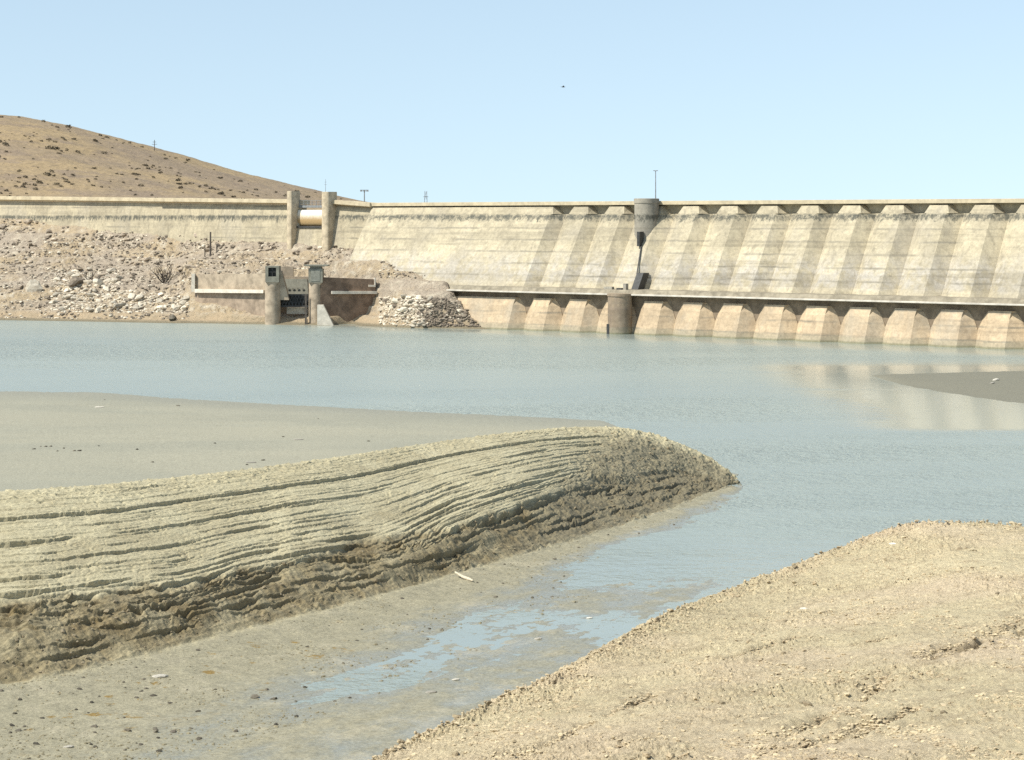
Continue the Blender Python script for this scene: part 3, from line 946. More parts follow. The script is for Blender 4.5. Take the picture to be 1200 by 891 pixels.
for a, b, zt, zb in ((p0, p1, 25.95, 12), (p2, p3, 25.75, 11)):
    m = MB(D); c = (a + b) / 2; r = (b - a) / 2
    prof = [(a, .1), (a, 2.6)] + [(c - r * math.cos(t), 2.6 + r * .55 * math.sin(t)) for t in np.linspace(.25, math.pi - .25, 9)] + [(b, 2.6), (b, .1)]
    m.loft([[(p, q, z) for p, q in prof] for z in (zb, zt - .08)] + [[(c + (p - c) * .96, q * .98, zt) for p, q in prof]])
    under_dam(m.build('gate_pier', M['pier'], wing, smooth=True))
m = MB(D)                                  # bulging spillway gate
gz0, gz1 = 18.75, 22.15
prof = [(-.6, gz0)] + [(.45 + .55 * math.sin(t), gz0 + .1 + (gz1 - gz0 - .15) * (1 - math.cos(t)) / 2) for t in np.linspace(.15, math.pi * .93, 14)] + [(-.6, gz1 - .1)]
m.loft([[(s, o, z) for o, z in prof] for s in (p1 + .05, p2 - .05)])
gt = under_dam(m.build('spillway_gate', M['gate'], wing, smooth=True))
m = MB(D); m.box(p1 + .06, p2 - .06, .2, 1.3, gz0 - .35, gz0 - .02)
under_dam(m.build('gate_seal', M['steel'], gt))
m = MB(D)
m.box(p1 - .1, p2 + .1, -.9, .5, 22.55, 23.0)
for t in np.linspace(p1 + .2, p2 - .2, 8):
    m.box(t - .04, t + .04, .35, .45, 23.0, 24.0)
m.box(p1, p2, .36, .44, 23.95, 24.03)
m.box(p1, p2, .36, .44, 23.45, 23.51)
under_dam(m.build('footbridge', M['greysteel'], wing))

# ------------------------------------------------------------------ old sluice at the water's edge
sl_o = atdist(345, 381, 393)
sluice = empty('sluice', sl_o)
tag(sluice, 'old brown concrete sluice with two round piers and flared side walls at the waterline', 'sluice')
bpy.context.view_layer.update()


def W(px, py, Y):
    return tuple(atdist(px, py, Y))


def at_sluice(o):
    return under_dam(o)


YP = 391.5


def zz(py, Y=YP):
    return CZ - (py - HY) * Y / F


def xx(px, Y=YP):
    return (px - 600) / F * Y


def plan_wall(m, a, b, th, za0, za1, zb0, zb1):
    """wall between plan points a, b, thickness th away from the viewer, own bottom and top heights at each end"""
    a = np.array(a); b = np.array(b); d = (b - a) / np.hypot(*(b - a)); nn = np.array((-d[1], d[0])) * th
    if nn[1] < 0:
        nn = -nn
    secs = []
    for p, z0, z1 in ((a, za0, za1), (b, zb0, zb1)):
        q = p + nn
        secs.append([(p[0], p[1], z0), (q[0], q[1], z0), (q[0], q[1], z1), (p[0], p[1], z1)])
    m.loft(secs)


# pier with an open winch room
cx = xx(318.6); r = 1.5
m = MB(); m.cyl(cx, YP + r, [(-3, r), (zz(332), r), (zz(331.5), r)], 30)
pl_ = at_sluice(m.build('pier', M['oldconc'], sluice, smooth=True))
m = MB(); x0, x1 = xx(311), xx(327); zb, zt = zz(331), zz(312)
y0, y1 = YP - .15, YP + 3.1
m.box(x0, x1, y0, y1, zb, zb + 1.1); m.box(x0, x1, y0, y1, zt - .3, zt)
m.box(x0, x0 + .55, y0, y1, zb + 1.1, zt - .3); m.box(x1 - .55, x1, y0, y1, zb + 1.1, zt - .3); m.box(x0 + .55, x1 - .55, y1 - .3, y1, zb + 1.1, zt - .3)
hs = at_sluice(m.build('winch_room', M['greyconc'], sluice))
m = MB(); m.box((x0 + x1) / 2 - .06, (x0 + x1) / 2 + .06, y0 + .3, y0 + .4, zb + 1.1, zt - .3); m.box(x0 + .55, x1 - .55, y0 + .3, y0 + .4, zb + 1.9, zb + 2.05)
m.box(x0 + .55, x1 - .55, y0 + .9, y0 + 1.0, zb + 1.1, zt - .3)
at_sluice(m.build('window', M['steel'], hs))
m = MB(); m.loft([[(x0 + .1, y0 + .1, zb - .02), (x1 - .1, y0 + .1, zb - .02), (x1 - .1, y0 + .5, zb - .02), (x0 + .1, y0 + .5, zb - .02)], [(cx - .3, y0 + .4, zb - 1.1), (cx + .3, y0 + .4, zb - 1.1), (cx + .3, y0 + .6, zb - 1.1), (cx - .3, y0 + .6, zb - 1.1)]])
at_sluice(m.build('corbel', M['oldconc'], pl_))
# pier with the wide cap
cx2 = xx(369.3); r2 = 1.35
m = MB(); m.cyl(cx2, YP + r2, [(-3, r2), (zz(332), r2), (zz(331.5), r2)], 30)
pr_ = at_sluice(m.build('pier', M['oldconc'], sluice, smooth=True))
m = MB(); x0, x1 = xx(361.5), xx(378); zb, zt = zz(331.5), zz(312.2)
m.box(x0, x1, YP - .1, YP + 2.9, zb, zt - .5); m.box(x0 + .25, x1 - .25, YP + .15, YP + 2.7, zt - .5, zt)
hs2 = at_sluice(m.build('winch_room', M['greyconc'], sluice))
m = MB(); m.box(xx(356.5), xx(384.5), YP - .5, YP + 3.3, zt + .01, zt + .28)
at_sluice(m.build('cap_slab', M['greyconc'], hs2))
m = MB(); m.box(x0 + .5, x1 - .5, YP - .16, YP - .1, zb + .3, zt - .75)
at_sluice(m.build('panel', M['panel'], hs2))
m = MB(); m.loft([[(x0 + .1, YP, zb - .02), (x1 - .1, YP, zb - .02), (x1 - .1, YP + .5, zb - .02), (x0 + .1, YP + .5, zb - .02)], [(cx2 - .3, YP + .3, zb - 1.1), (cx2 + .3, YP + .3, zb - 1.1), (cx2 + .3, YP + .5, zb - 1.1), (cx2 - .3, YP + .5, zb - 1.1)]])
at_sluice(m.build('corbel', M['oldconc'], pr_))
# back wall between the piers, with bolts
YB = 399.0
m = MB(); m.box(xx(322, YB), xx(366, YB), YB, YB + 1.2, -1, zz(324.5, YB))
m.box(xx(327, YB), xx(343.5, YB), YB + .1, YB + 1.1, zz(324.5, YB), zz(312.5, YB))
bw_ = at_sluice(m.build('back_wall', M['oldconc'], sluice))
m = MB(); m.loft([[(xx(330, YB), YB - .02, zz(345, YB)), (xx(362, YB), YB - .02, zz(345, YB)), (xx(362, YB), YB - .9, zz(345, YB)), (xx(330, YB), YB - .9, zz(345, YB))],
                  [(xx(332, YB), YB - .02, zz(327, YB)), (xx(360, YB), YB - .02, zz(327, YB)), (xx(360, YB), YB - .15, zz(327, YB)), (xx(332, YB), YB - .15, zz(327, YB))]])
for k in range(4):
    c = 338.5 + k * 5.6
    m.box(xx(c - 1, YB), xx(c + 1, YB), YB - .9, YB - .75, zz(339.4, YB), zz(337.2, YB))
at_sluice(m.build('apron', M['greyconc'], bw_))
# lattice screen across the opening
Yg = 393.6
m = MB(); xa, xb = xx(327, Yg), xx(362, Yg)
m.box(xa, xb, Yg, Yg + .3, zz(346.5, Yg), zz(344.8, Yg)); m.box(xa, xb, Yg, Yg + .3, zz(360, Yg), zz(358, Yg)); m.box(xa, xb, Yg + .9, Yg + 1.0, zz(359, Yg), zz(346, Yg))
nb = 9
for k in range(nb):
    a = xa + (xb - xa) * k / nb; b = xa + (xb - xa) * (k + 1) / nb
    m.tube([(a, Yg + .1, zz(358, Yg)), (b, Yg + .1, zz(346, Yg))], .09, 4); m.tube([(a, Yg + .25, zz(346, Yg)), (b, Yg + .25, zz(358, Yg))], .09, 4)
    m.box(a - .06, a + .06, Yg + .3, Yg + .45, zz(359, Yg), zz(346, Yg))
at_sluice(m.build('screen', M['steel'], sluice))
m = MB(); m.box(xx(336, 395.5), xx(360, 395.5), 395.5, 396.2, zz(368, 395.5), zz(360.5, 395.5))
at_sluice(m.build('sill', M['paleconc'], sluice))
m = MB(); m.box(xx(357.3), xx(359.4), YP - .1, YP + .25, -2, zz(345))
m.box(xx(359.9), xx(360.7), YP - .08, YP + .05, -1, zz(374))
at_sluice(m.build('gauge_post', M['timber'], sluice))
# stair flight behind the first pier
m = MB()
m.loft([[(xx(327), YP + 1, zz(318)), (xx(329), YP + 1, zz(318)), (xx(338), YP + 1, zz(352)), (xx(327), YP + 1, zz(352))], [(xx(327), YP + 3.2, zz(318)), (xx(329), YP + 3.2, zz(318)), (xx(338), YP + 3.2, zz(352)), (xx(327), YP + 3.2, zz(352))]])
at_sluice(m.build('stair_flank', M['oldconc'], sluice))
# left flank wall
a, b = (xx(229, 405), 405), (xx(311, 394), 394)
m = MB(); plan_wall(m, a, b, 1.3, 3.5, zz(322, 405), -1, zz(320.5, 394))
lw = at_sluice(m.build('flank_wall', M['oldconc'], sluice))
m = MB(); plan_wall(m, (a[0], a[1] - 1.1), (b[0] - .3, b[1] - 1.1), 1.15, zz(343.0, 405), zz(338.6, 405), zz(343.5, 394), zz(339.8, 394))
at_sluice(m.build('wall_ledge', M['paleconc'], lw))
m = MB(); plan_wall(m, (a[0] - .05, a[1] - .12), (b[0], b[1] - .12), .2, 3, zz(343.1, 405), -1, zz(343.6, 394))
at_sluice(m.build('lower_wall', M['redconc'], lw))
m = MB(); m.box(xx(225, 405), xx(229, 405), 404.2, 405.8, zz(342, 405), zz(321, 405))
at_sluice(m.build('end_post', M['paleconc'], lw))
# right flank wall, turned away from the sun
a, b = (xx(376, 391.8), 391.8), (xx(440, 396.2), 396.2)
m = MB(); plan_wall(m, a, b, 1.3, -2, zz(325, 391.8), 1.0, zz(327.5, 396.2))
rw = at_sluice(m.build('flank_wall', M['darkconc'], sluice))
f = lambda t, k=0: (a[0] + (b[0] - a[0]) * t + .9 * k, a[1] + (b[1] - a[1]) * t - .6 * k)
m = MB(); plan_wall(m, f(.14, .8), f(.97, .8), .8, zz(344.6, 392.5), zz(341.2, 392.5), zz(344.3, 397), zz(341.2, 397))
at_sluice(m.build('wall_ledge', M['paleconc'], rw))
m = MB(); plan_wall(m, f(.86, .2), f(.985, .2), .5, zz(336, 397), zz(333.7, 397), zz(336, 398), zz(333.7, 398)); plan_wall(m, f(.965, .21), f(.99, .21), .5, zz(334, 398), zz(325.5, 398), zz(334, 398), zz(325.5, 398))
at_sluice(m.build('step', M['paleconc'], rw))
# sloping strut at the foot of the capped pier
m = MB()
pr = [(xx(373), zz(357)), (xx(380), zz(357)), (xx(393), zz(383)), (xx(373), zz(383))]
m.loft([[(x, YP - 2.2, z) for x, z in pr], [(x, YP - .7, z) for x, z in pr]])
at_sluice(m.build('strut', M['paleconc'], sluice))

# ------------------------------------------------------------------ masts, lamps and posts
lp = D(s_of(768.3, .4), .4, 23.3)
lamp = empty('lamp_post', lp); tag(lamp, 'tall thin lamp post beside the round tower on the dam crest', 'lamp post')
m = MB(); m.tube([(0, 0, 0), (0, 0, 2.6), (0, 0, 5.6)], [.11, .09, .07], 8); m.build('pole', M['greysteel'], lamp)
for sx in (-1, 1):
    m = MB(); m.loft([[(sx * .02, -.12, 5.55), (sx * .45, -.1, 5.62), (sx * .45, .1, 5.62), (sx * .02, .12, 5.55)], [(sx * .02, -.1, 5.72), (sx * .42, -.08, 5.74), (sx * .42, .08, 5.74), (sx * .02, .1, 5.72)]])
    m.build('lamp_head', M['greysteel'], lamp)
q = D(s_of(427, -3), -3, 23.3)
fl_ = empty('floodlight_mast', q); tag(fl_, 'short mast with a flat crossbar of lamps behind the bend of the wall', 'mast')
m = MB(); m.tube([(0, 0, 0), (0, 0, 2.75)], [.13, .1], 8); m.build('pole', M['greysteel'], fl_)
m = MB(); m.box(-.85, .85, -.07, .07, 2.75, 2.87); m.build('crossbar', M['greysteel'], fl_)
for k in (-.62, 0, .62):
    m = MB(); m.box(k - .22, k + .22, -.2, .08, 2.5, 2.75); m.build('lamp_head', M['greysteel'], fl_)
q = D(s_of(381.5, 1), 1, 25.76)
am = empty('aerial', q); tag(am, 'very thin upright aerial on top of the right gate pier', 'aerial')
m = MB(); m.tube([(0, 0, 0), (0, 0, 2.6)], [.05, .03], 6); m.build('rod', M['greysteel'], am)
for l_, z_ in ((.3, 1.5), (.2, 2.0)):
    m = MB(); m.tube([(-l_, 0, z_), (l_, 0, z_)], .025, 5); m.build('crosspiece', M['greysteel'], am)


def lattice(root, h, w, mat, arms=()):
    m = MB()
    for sx in (-1, 1):
        for sy in (-1, 1):
            m.tube([(sx * w, sy * w, 0), (sx * w * .22, sy * w * .22, h)], [w * .07, w * .05], 4)
    lv_ = np.linspace(0, 1, 12)
    for a_, b_ in zip(lv_, lv_[1:]):
        wa, wb = w * (1 - .78 * a_), w * (1 - .78 * b_)
        for sy in (-1, 1):
            m.tube([(-wa, sy * wa, a_ * h), (wb, sy * wb, b_ * h)], w * .035, 4); m.tube([(wa, sy * wa, a_ * h), (-wb, sy * wb, b_ * h)], w * .035, 4)
    m.build('lattice', mat, root)
    for z, l in arms:
        m = MB(); m.tube([(-l, 0, z), (0, 0, z + l * .12), (l, 0, z)], w * .06, 4); m.tube([(-l, 0, z), (l, 0, z)], w * .05, 4); m.build('crossarm', mat, root)


py_ = atdist(499, 224, 700)
pyl = empty('pylon', (py_[0], 700, -7)); tag(pyl, 'small lattice pylon tip showing above the dam crest against the sky', 'pylon')
lattice(pyl, py_[2] + 7, 1.5, M['greysteel'], ((py_[2] + 7 - 2.0, .9),))
h_ = atdist(181, 182, 893)


def hill_z(x, y):
    d_ = (HL[..., 0] - x) ** 2 + (HL[..., 1] - y) ** 2
    i_ = np.unravel_index(np.argmin(d_), d_.shape)
    return float(HL[i_][2])


pp = empty('power_pole', (h_[0], h_[1], hill_z(h_[0], h_[1]) - .3)); tag(pp, 'small power pole with crossarms standing on the hill skyline', 'power pole')
m = MB(); m.tube([(0, 0, 0), (0, 0, 5.2)], [.2, .13], 6); m.build('pole', M['timber'], pp)
for z, l in ((3.2, 1.1), (4.2, .75)):
    m = MB(); m.box(-l, l, -.08, .08, z, z + .16); m.build('crossarm', M['timber'], pp)

shore_flat = SH.reshape(-1, 3)


def shore_z(x, y):
    return float(shore_flat[np.argmin((shore_flat[:, 0] - x) ** 2 + (shore_flat[:, 1] - y) ** 2)][2])


for px, yb, yt, wpx, lab in ((240, 312, 288, .10, 'left short one of three dark posts standing in the rubble slope'), (246.6, 312, 272, .17, 'tallest of three dark posts standing in the rubble slope'),
                             (254, 311, 289, .10, 'right post of three in the rubble slope, with a stubby crosspiece')):
    Yq = 431.0
    x = xx(px, Yq)
    z0 = shore_z(x, Yq)
    zt = zz(yt, Yq)
    o = empty('post', (x, Yq, z0 - .3)); tag(o, lab, 'post', 'dark posts in the rubble slope')
    m = MB(); m.tube([(0, 0, 0), (rnd.uniform(-.05, .05), 0, zt - z0 + .3)], [wpx * 1.2, wpx], 8); m.build('shaft', M['timber'], o)
    if px > 250:
        m = MB(); m.box(-.1, .65, -.1, .1, 1.6, 2.1); m.build('crosspiece', M['timber'], o)

# ------------------------------------------------------------------ dead shrubs on the shore


def twigs(m, p, d, L, r, depth):
    p = Vector(p); d = Vector(d).normalized()
    q = p + d * L * .5 + Vector((rnd.uniform(-.06, .06), rnd.uniform(-.06, .06), 0)) * L
    e = q + (d + Vector((rnd.uniform(-.25, .25), rnd.uniform(-.25, .25), rnd.uniform(-.05, .25)))).normalized() * L * .5
    m.tube([tuple(p), tuple(q), tuple(e)], [r, r * .8, r * .55], 5)
    if depth:
        for k in range(rnd.choice((2, 3))):
            nd_ = d + Vector((rnd.uniform(-.7, .7), rnd.uniform(-.6, .6), rnd.uniform(-.1, .6)))
            twigs(m, e if k else q, nd_, L * rnd.uniform(.5, .75), r * .55, depth - 1)


for px, Yq, s_, nst, lab in ((193, 421, 1.0, 9, 'large bare dead bush with forked black twigs on the shore slope'), (104, 427, .55, 7, 'small bare dead bush among pale boulders on the shore')):
    x = xx(px, Yq)
    o = empty('dead_bush', (x, Yq, shore_z(x, Yq) - .15)); tag(o, lab, 'dead bush')
    m = MB()
    for k in range(nst):
        a = 2 * math.pi * k / nst + rnd.uniform(-.3, .3); t = rnd.uniform(.25, 1.0)
        twigs(m, (0.25 * math.cos(a), .25 * math.sin(a), 0), (math.cos(a) * t, math.sin(a) * t * .7, 1), 2.3 * s_ * rnd.uniform(.7, 1.15), .13 * s_, 3)
    m.build('branches', M['twig'], o)
    m = MB()
    for k in range(26):
        a = rnd.uniform(0, 6.28); rr = rnd.uniform(.1, 1.6) * s_
        m.tube([(rr * math.cos(a), rr * math.sin(a) * .7, -.1), (rr * 1.5 * math.cos(a), rr * math.sin(a), .8 * s_ * rnd.uniform(.4, 1.2))], [.07 * s_, .03], 4)
    struct(m.build('brushwood', M['twig'], o), 'stuff')


# ------------------------------------------------------------------ stones
def stone_mesh(name, mat, seed, sub=2, jag=.35, flat=.65):
    import bmesh
    r_ = random.Random(seed)
    bm = bmesh.new(); bmesh.ops.create_icosphere(bm, subdivisions=sub, radius=1)
    planes = [(Vector((r_.gauss(0, 1), r_.gauss(0, 1), r_.gauss(0, 1))).normalized(), r_.uniform(.5, .9)) for _ in range(9)]
    ph = [r_.uniform(0, 6) for _ in range(6)]
    for v_ in bm.verts:
        c = v_.co
        for n_, d_ in planes:
            k = c.dot(n_) - d_
            if k > 0:
                c -= n_ * k
        c *= 1 + jag * .3 * math.sin(c.x * 4 + ph[0]) * math.sin(c.y * 4 + ph[1]) + jag * .2 * math.sin(c.z * 7 + ph[2])
        c.x *= 1.25; c.z *= flat
    me = bpy.data.meshes.new(name); bm.to_mesh(me); bm.free()
    me.materials.append(mat)
    return me


def sow(name, meshes, places, label, cat, group):
    """places: (x, y, z, size); one thing per place"""
    first = {}
    for k, (x, y, z, s_) in enumerate(places):
        mi = k % len(meshes)
        if mi not in first:
            o = link(name, meshes[mi]); tag(o, label, cat, group); first[mi] = o
        else:
            o = first[mi].copy(); COL.objects.link(o)
        o.location = (x, y, z)
        o.rotation_euler = (rnd.uniform(-.35, .35), rnd.uniform(-.35, .35), rnd.uniform(0, 6.28))
        k_ = rnd.uniform(.8, 1.25)
        o.scale = (s_ * k_, s_ / k_, s_ * rnd.uniform(.75, 1.15))


def heap(name, mat, places, seed, kind=True):
    """one mesh of many small stones nobody could count"""
    protos = [stone_mesh('tmp', mat, seed + k, 1) for k in range(5)]
    PV = []; PF = []
    for me in protos:
        a = np.zeros(len(me.vertices) * 3); me.vertices.foreach_get('co', a); PV.append(a.reshape(-1, 3))
        PF.append(np.array([list(p.vertices) for p in me.polygons])); bpy.data.meshes.remove(me)
    vs, fs, b = [], [], 0
    for k, (x, y, z, s_) in enumerate(places):
        pv, pf = PV[k % 5], PF[k % 5]
        a = rnd.uniform(0, 6.28); ca, sa = math.cos(a), math.sin(a)
        w = pv * (s_ * rnd.uniform(.75, 1.3), s_ * rnd.uniform(.75, 1.2), s_ * rnd.uniform(.7, 1.2))
        w = np.stack((w[:, 0] * ca - w[:, 1] * sa + x, w[:, 0] * sa + w[:, 1] * ca + y, w[:, 2] + z), 1)
        vs.append(w); fs.append(pf + b); b += len(pv)
    me = bpy.data.meshes.new(name); me.from_pydata(np.concatenate(vs).tolist(), [], np.concatenate(fs).tolist())
    me.materials.append(mat)
    return struct(link(name, me), 'stuff')


def to_px(P):
    return 600 + F * P[..., 0] / P[..., 1], HY + F * (CZ - P[..., 2]) / P[..., 1]


def pick(Vg, cond, n_, seed):
    """n_ surface points of a sheet where cond holds, even over the picture it makes"""
    r_ = np.random.default_rng(seed)
    idx = np.flatnonzero(cond.reshape(-1))
    if len(idx) == 0:
        return np.zeros((0, 3))
    P = Vg.reshape(-1, 3)
    px, py = to_px(P[idx])
    cell = (np.floor(px / 3).astype(int) * 4096 + np.floor(py / 3).astype(int))
    _, cnt = np.unique(cell, return_inverse=True)
    c = np.bincount(cnt)[cnt]
    pr_ = 1.0 / c; pr_ /= pr_.sum()
    return P[r_.choice(idx, size=min(n_, len(idx)), replace=False, p=pr_)]


hpx_, hpy_ = to_px(SH)
inview = (hpx_ > -20) & (hpx_ < 1210)
outs = ~((hpx_ > 222) & (hpx_ < 445) & (SH[..., 1] < 408)) & (SH[..., 2] > .4)
whit = inview & outs & (((hpy_ > 335) & (hpy_ < 366) & (hpx_ > 60) & (hpx_ < 305) & (hpy_ > 338 + .10 * (hpx_ - 60) - 6)) | ((hpx_ > 436) & (hpy_ > 347 + .06 * np.abs(hpx_ - 480) + .75 * np.clip(hpx_ - 522, 0, 99)) & (hpy_ < 384) & (hpx_ < 562))
                         | ((hpx_ > 60) & (hpx_ < 140) & (hpy_ > 316) & (hpy_ < 350)))
pts = pick(SH, whit & (hpx_ < 330), 110, 1)
pal = [stone_mesh('pale_boulder', M['rock_pale'], 200 + k) for k in range(6)]
sow('pale_boulder', pal, [(p[0], p[1], p[2] + .1, abs(rnd.gauss(.42, .3)) + .2) for p in pts], 'pale angular boulder in the band of tumbled rocks above the left waterline', 'boulder', 'pale boulders above the left waterline')
pts = pick(SH, whit & (hpx_ > 330) & (hpx_ < 505), 75, 2)
sow('pale_boulder', pal, [(p[0], p[1], p[2] + .1, abs(rnd.gauss(.12, .33)) + .15) for p in pts], 'pale boulder in the rock pile between the sluice and the dam ledge', 'boulder', 'boulders piled between sluice and dam')
# a few big ones that can be told apart
for px, Yq, s_, lab in ((40, 425, 1.75, 'tall pale upright boulder with a dark shadowed side, left end of the shore'), (88, 424, 1.9, 'large dark broken boulder beside the small dead bush'),
                        (202, 398.3, .95, 'blackish boulder lying at the waterline below the large dead bush'), (114, 422, 1.35, 'bulky white boulder right of the small dead bush')):
    x = xx(px, Yq)
    o = link('boulder', stone_mesh('boulder', M['rock_brown'] if 'dark' in lab[:12] else M['darkclod'] if 'black' in lab else M['rock_pale'], int(px) + 5, 2, .5, 1.1 if 'tall' in lab else .75))
    o.location = (x, Yq, max(shore_z(x, Yq), 0) + s_ * .35); o.scale = (s_ * .8, s_ * .8, s_); tag(o, lab, 'boulder')
brn = [stone_mesh('brown_boulder', M['rock_brown'], 260 + k) for k in range(6)]
bench = (hpx_ > 432) & (hpx_ < 530) & (hpy_ > 326) & (hpy_ < 350)
up = inview & outs & ~bench & (hpy_ < 340) & (hpy_ > 254) & (hpx_ < 470) & (fbm(SH[..., 0] * .06, SH[..., 1] * .1, 3, 170) > -.08)
pts = pick(SH, up, 180, 3)
sow('brown_boulder', brn, [(p[0], p[1], p[2] + .08, abs(rnd.gauss(.33, .25)) + .2) for p in pts], 'brownish boulder scattered on the rubble slope below the wing wall', 'boulder', 'boulders on the rubble slope below the wing wall')
pts = pick(SH, inview & outs & ~bench & (hpy_ < 374) & ((fbm(SH[..., 0] * .08, SH[..., 1] * .12, 3, 171) > -.12) | whit), 6500, 4)
pts = np.concatenate((pick(SH, whit & (hpx_ > 490), 600, 18), pts))
heap('rubble', M['rock_brown'], [(p[0], p[1], p[2], abs(rnd.gauss(.2, .12)) + .07) for p in pts[:3900]], 300)
heap('pale_rubble', M['rock_pale'], [(p[0], p[1], p[2], abs(rnd.gauss(.18, .12)) + .07) for p in np.concatenate((pts[3900:5200], pick(SH, whit & (hpx_ < 330), 1200, 5), pick(SH, whit & (hpx_ > 330) & (hpx_ < 500), 500, 15)))], 310)

# sandy bank: loose clods and stones
spx_, spy_ = to_px(SANDV)
sv_ = (spx_ > -10) & (spx_ < 1215) & (spy_ < 905) & (SDE > -.3)
cl = [stone_mesh('mud_clod', M['clod'], 400 + k, 2, .6, .7) for k in range(6)]
ed = sv_ & (SDE < 3.0)
pts = np.concatenate((pick(SANDV, ed, 130, 6), pick(SANDV, sv_ & (fbm(SANDV[..., 0] * .16, SANDV[..., 1] * .16, 4, 104) > .05), 120, 7)))
sow('mud_clod', cl, [(p[0], p[1], p[2] + .01, abs(rnd.gauss(.055, .035)) + .035) for p in pts], 'dry brown clod of earth lying loose on the sandy near bank', 'clod', 'earth clods on the sandy bank')
pts = np.concatenate((pick(SANDV, ed, 4200, 8), pick(SANDV, sv_, 2500, 9), pick(SANDV, sv_ & (fbm(SANDV[..., 0] * .25 + SANDV[..., 1] * .06, SANDV[..., 1] * .10, 4, 104) > .12), 7000, 10), pick(SANDV, sv_ & (SRUT > .35), 4000, 11)))
heap('crumbs', M['clod'], [(p[0], p[1], p[2], abs(rnd.gauss(.02, .032)) + .012) for p in pts], 420)
ws = [stone_mesh('pale_stone', M['white'], 440 + k, 2, .4, .55) for k in range(3)]
def on_sand(px, py):
    return SANDV.reshape(-1, 3)[np.argmin(((spx_ - px) ** 2 + (spy_ - py) ** 2 + 1e6 * (SDE < -.2)).reshape(-1))]
for (px, py, s_, lab) in ((1047, 638, .2, 'flat white stone near the crown of the sandy bank'), (942, 714, .16, 'white stone lying in the middle of the sandy bank slope'), (813, 709, .17, 'white stone at the left rim of the sandy bank by the water')):
    p = on_sand(px, py); o = link('pale_stone', ws[0].copy()); o.location = (p[0], p[1], p[2] + .03); o.scale = (s_ * 1.3, s_ * .7, s_ * .6); tag(o, lab, 'stone')

# mud: clods in the slump, litter in the channel, debris on the flat
mpx_, mpy_ = to_px(MUDV)
mflat = MUDV.reshape(-1, 3)
front = (mpx_ > -10) & (mpx_ < 900) & (MUDV[..., 2] > .01)
pts = np.concatenate((pick(MUDV, front & (SCN > .6) & (MUDQ > .9) & (MUDQ < 1.9), 700, 12), pick(MUDV, front & (mpx_ > 690) & (MUDQ > .1) & (MUDQ < 2), 700, 13)))
heap('slump_crumbs', mat_rock('damp_clod', (0.22, 0.175, 0.105), (0.3, 0.25, 0.165)), [(p[0], p[1], p[2], abs(rnd.gauss(.035, .04)) + .02) for p in pts], 500)
tuf = fbm(MUDV[..., 0] * .16, MUDV[..., 1] * .16, 3, 36) + .25 * fbm(MUDV[..., 0] * .9, MUDV[..., 1] * .9, 2, 39)
pts = np.concatenate((pick(MUDV, front & (MUDQ > 2.0) & (MUDQ < 3.4) & (tuf > .08), 1500, 16), pick(MUDV, front & (MUDQ > 2.0) & (MUDQ < 3.4), 500, 17)))
heap('channel_crumbs', mat_rock('wet_clod', (0.17, 0.145, 0.09), (0.27, 0.235, 0.15)), [(p[0], p[1], p[2], abs(rnd.gauss(.012, .03)) + .015) for p in pts], 540)
pts = pick(MUDV, front & (MUDQ > 2.05) & (MUDQ < 3.3), 130, 14)
dk = [stone_mesh('dark_clod', M['darkclod'], 520 + k, 1, .5, .5) for k in range(4)]
sow('dark_clod', dk, [(p[0], p[1], p[2] + .01, abs(rnd.gauss(.05, .04)) + .035) for p in pts], 'small dark clod lying on the wet channel mud', 'clod', 'dark clods on the channel mud')


def on_mud(px, py, c=None):
    d_ = (mpx_ - px) ** 2 + (mpy_ - py) ** 2
    if c is not None:
        d_ = d_ + 1e6 * ~c
    return mflat[np.argmin(d_.reshape(-1))]


chn_ = MUDQ > 1.9
for px, py, s_, lab in ((186, 793, .3, 'largest white stone on the channel mud near the brown slump'), (534, 797, .14, 'white stone in the middle of the wet channel, below the puddles'), (630, 749, .15, 'white stone beside the long puddle in the channel'),
                        (80, 876, .16, 'white stone at the lower left corner of the channel mud'), (690, 725, .13, 'white stone near the upper end of the channel puddles'), (504, 812, .2, 'whitish stone with dark clods in the channel')):
    p = on_mud(px, py, chn_); o = link('pale_stone', ws[1].copy()); o.location = (p[0], p[1], max(p[2], 0) + .03); o.scale = (s_ * 1.2, s_ * .8, s_ * .6); tag(o, lab, 'stone')
p = on_mud(543, 679); a = empty('driftwood_stick', p); tag(a, 'pale bare stick lying on the brown slump of the mud bank', 'stick')
m = MB(); m.tube([(-.45, .55, .3), (0, 0, .13), (.35, -.4, .08), (.55, -.75, .06)], [.05, .085, .08, .04], 8); m.build('shaft', M['pale'], a)
bk = (MUDQ < 0)
pts = [on_mud(px + rnd.uniform(-3, 3), py + rnd.uniform(-1, 1), bk) for px, py in [(40, 527), (46, 525), (52, 524), (58, 523.5), (68, 528), (76, 528), (84, 527.5), (92, 527), (117, 523), (160, 527), (250, 521), (333, 512), (308, 538), (176, 543), (122, 468), (206, 477), (228, 467), (290, 545), (430, 518), (375, 491)]]
sow('dark_clod', dk, [(p[0], p[1], p[2] + .02, rnd.uniform(.10, .24)) for p in pts], 'small dark scrap of debris lying on the smooth grey mud flat', 'debris', 'debris on the mud flat')
for px, py, s_, lab in ((349, 516, .26, 'white stone on the mud flat, the one farthest right'), (293, 543, .26, 'white stone on the mud flat close to the bank edge'), (116, 478, .3, 'white stone on the far part of the mud flat')):
    p = on_mud(px, py, bk); o = link('pale_stone', ws[2].copy()); o.location = (p[0], p[1], p[2] + .04); o.scale = (s_ * 1.5, s_ * .8, s_ * .5); tag(o, lab, 'stone')
bx_, by_ = to_px(B)
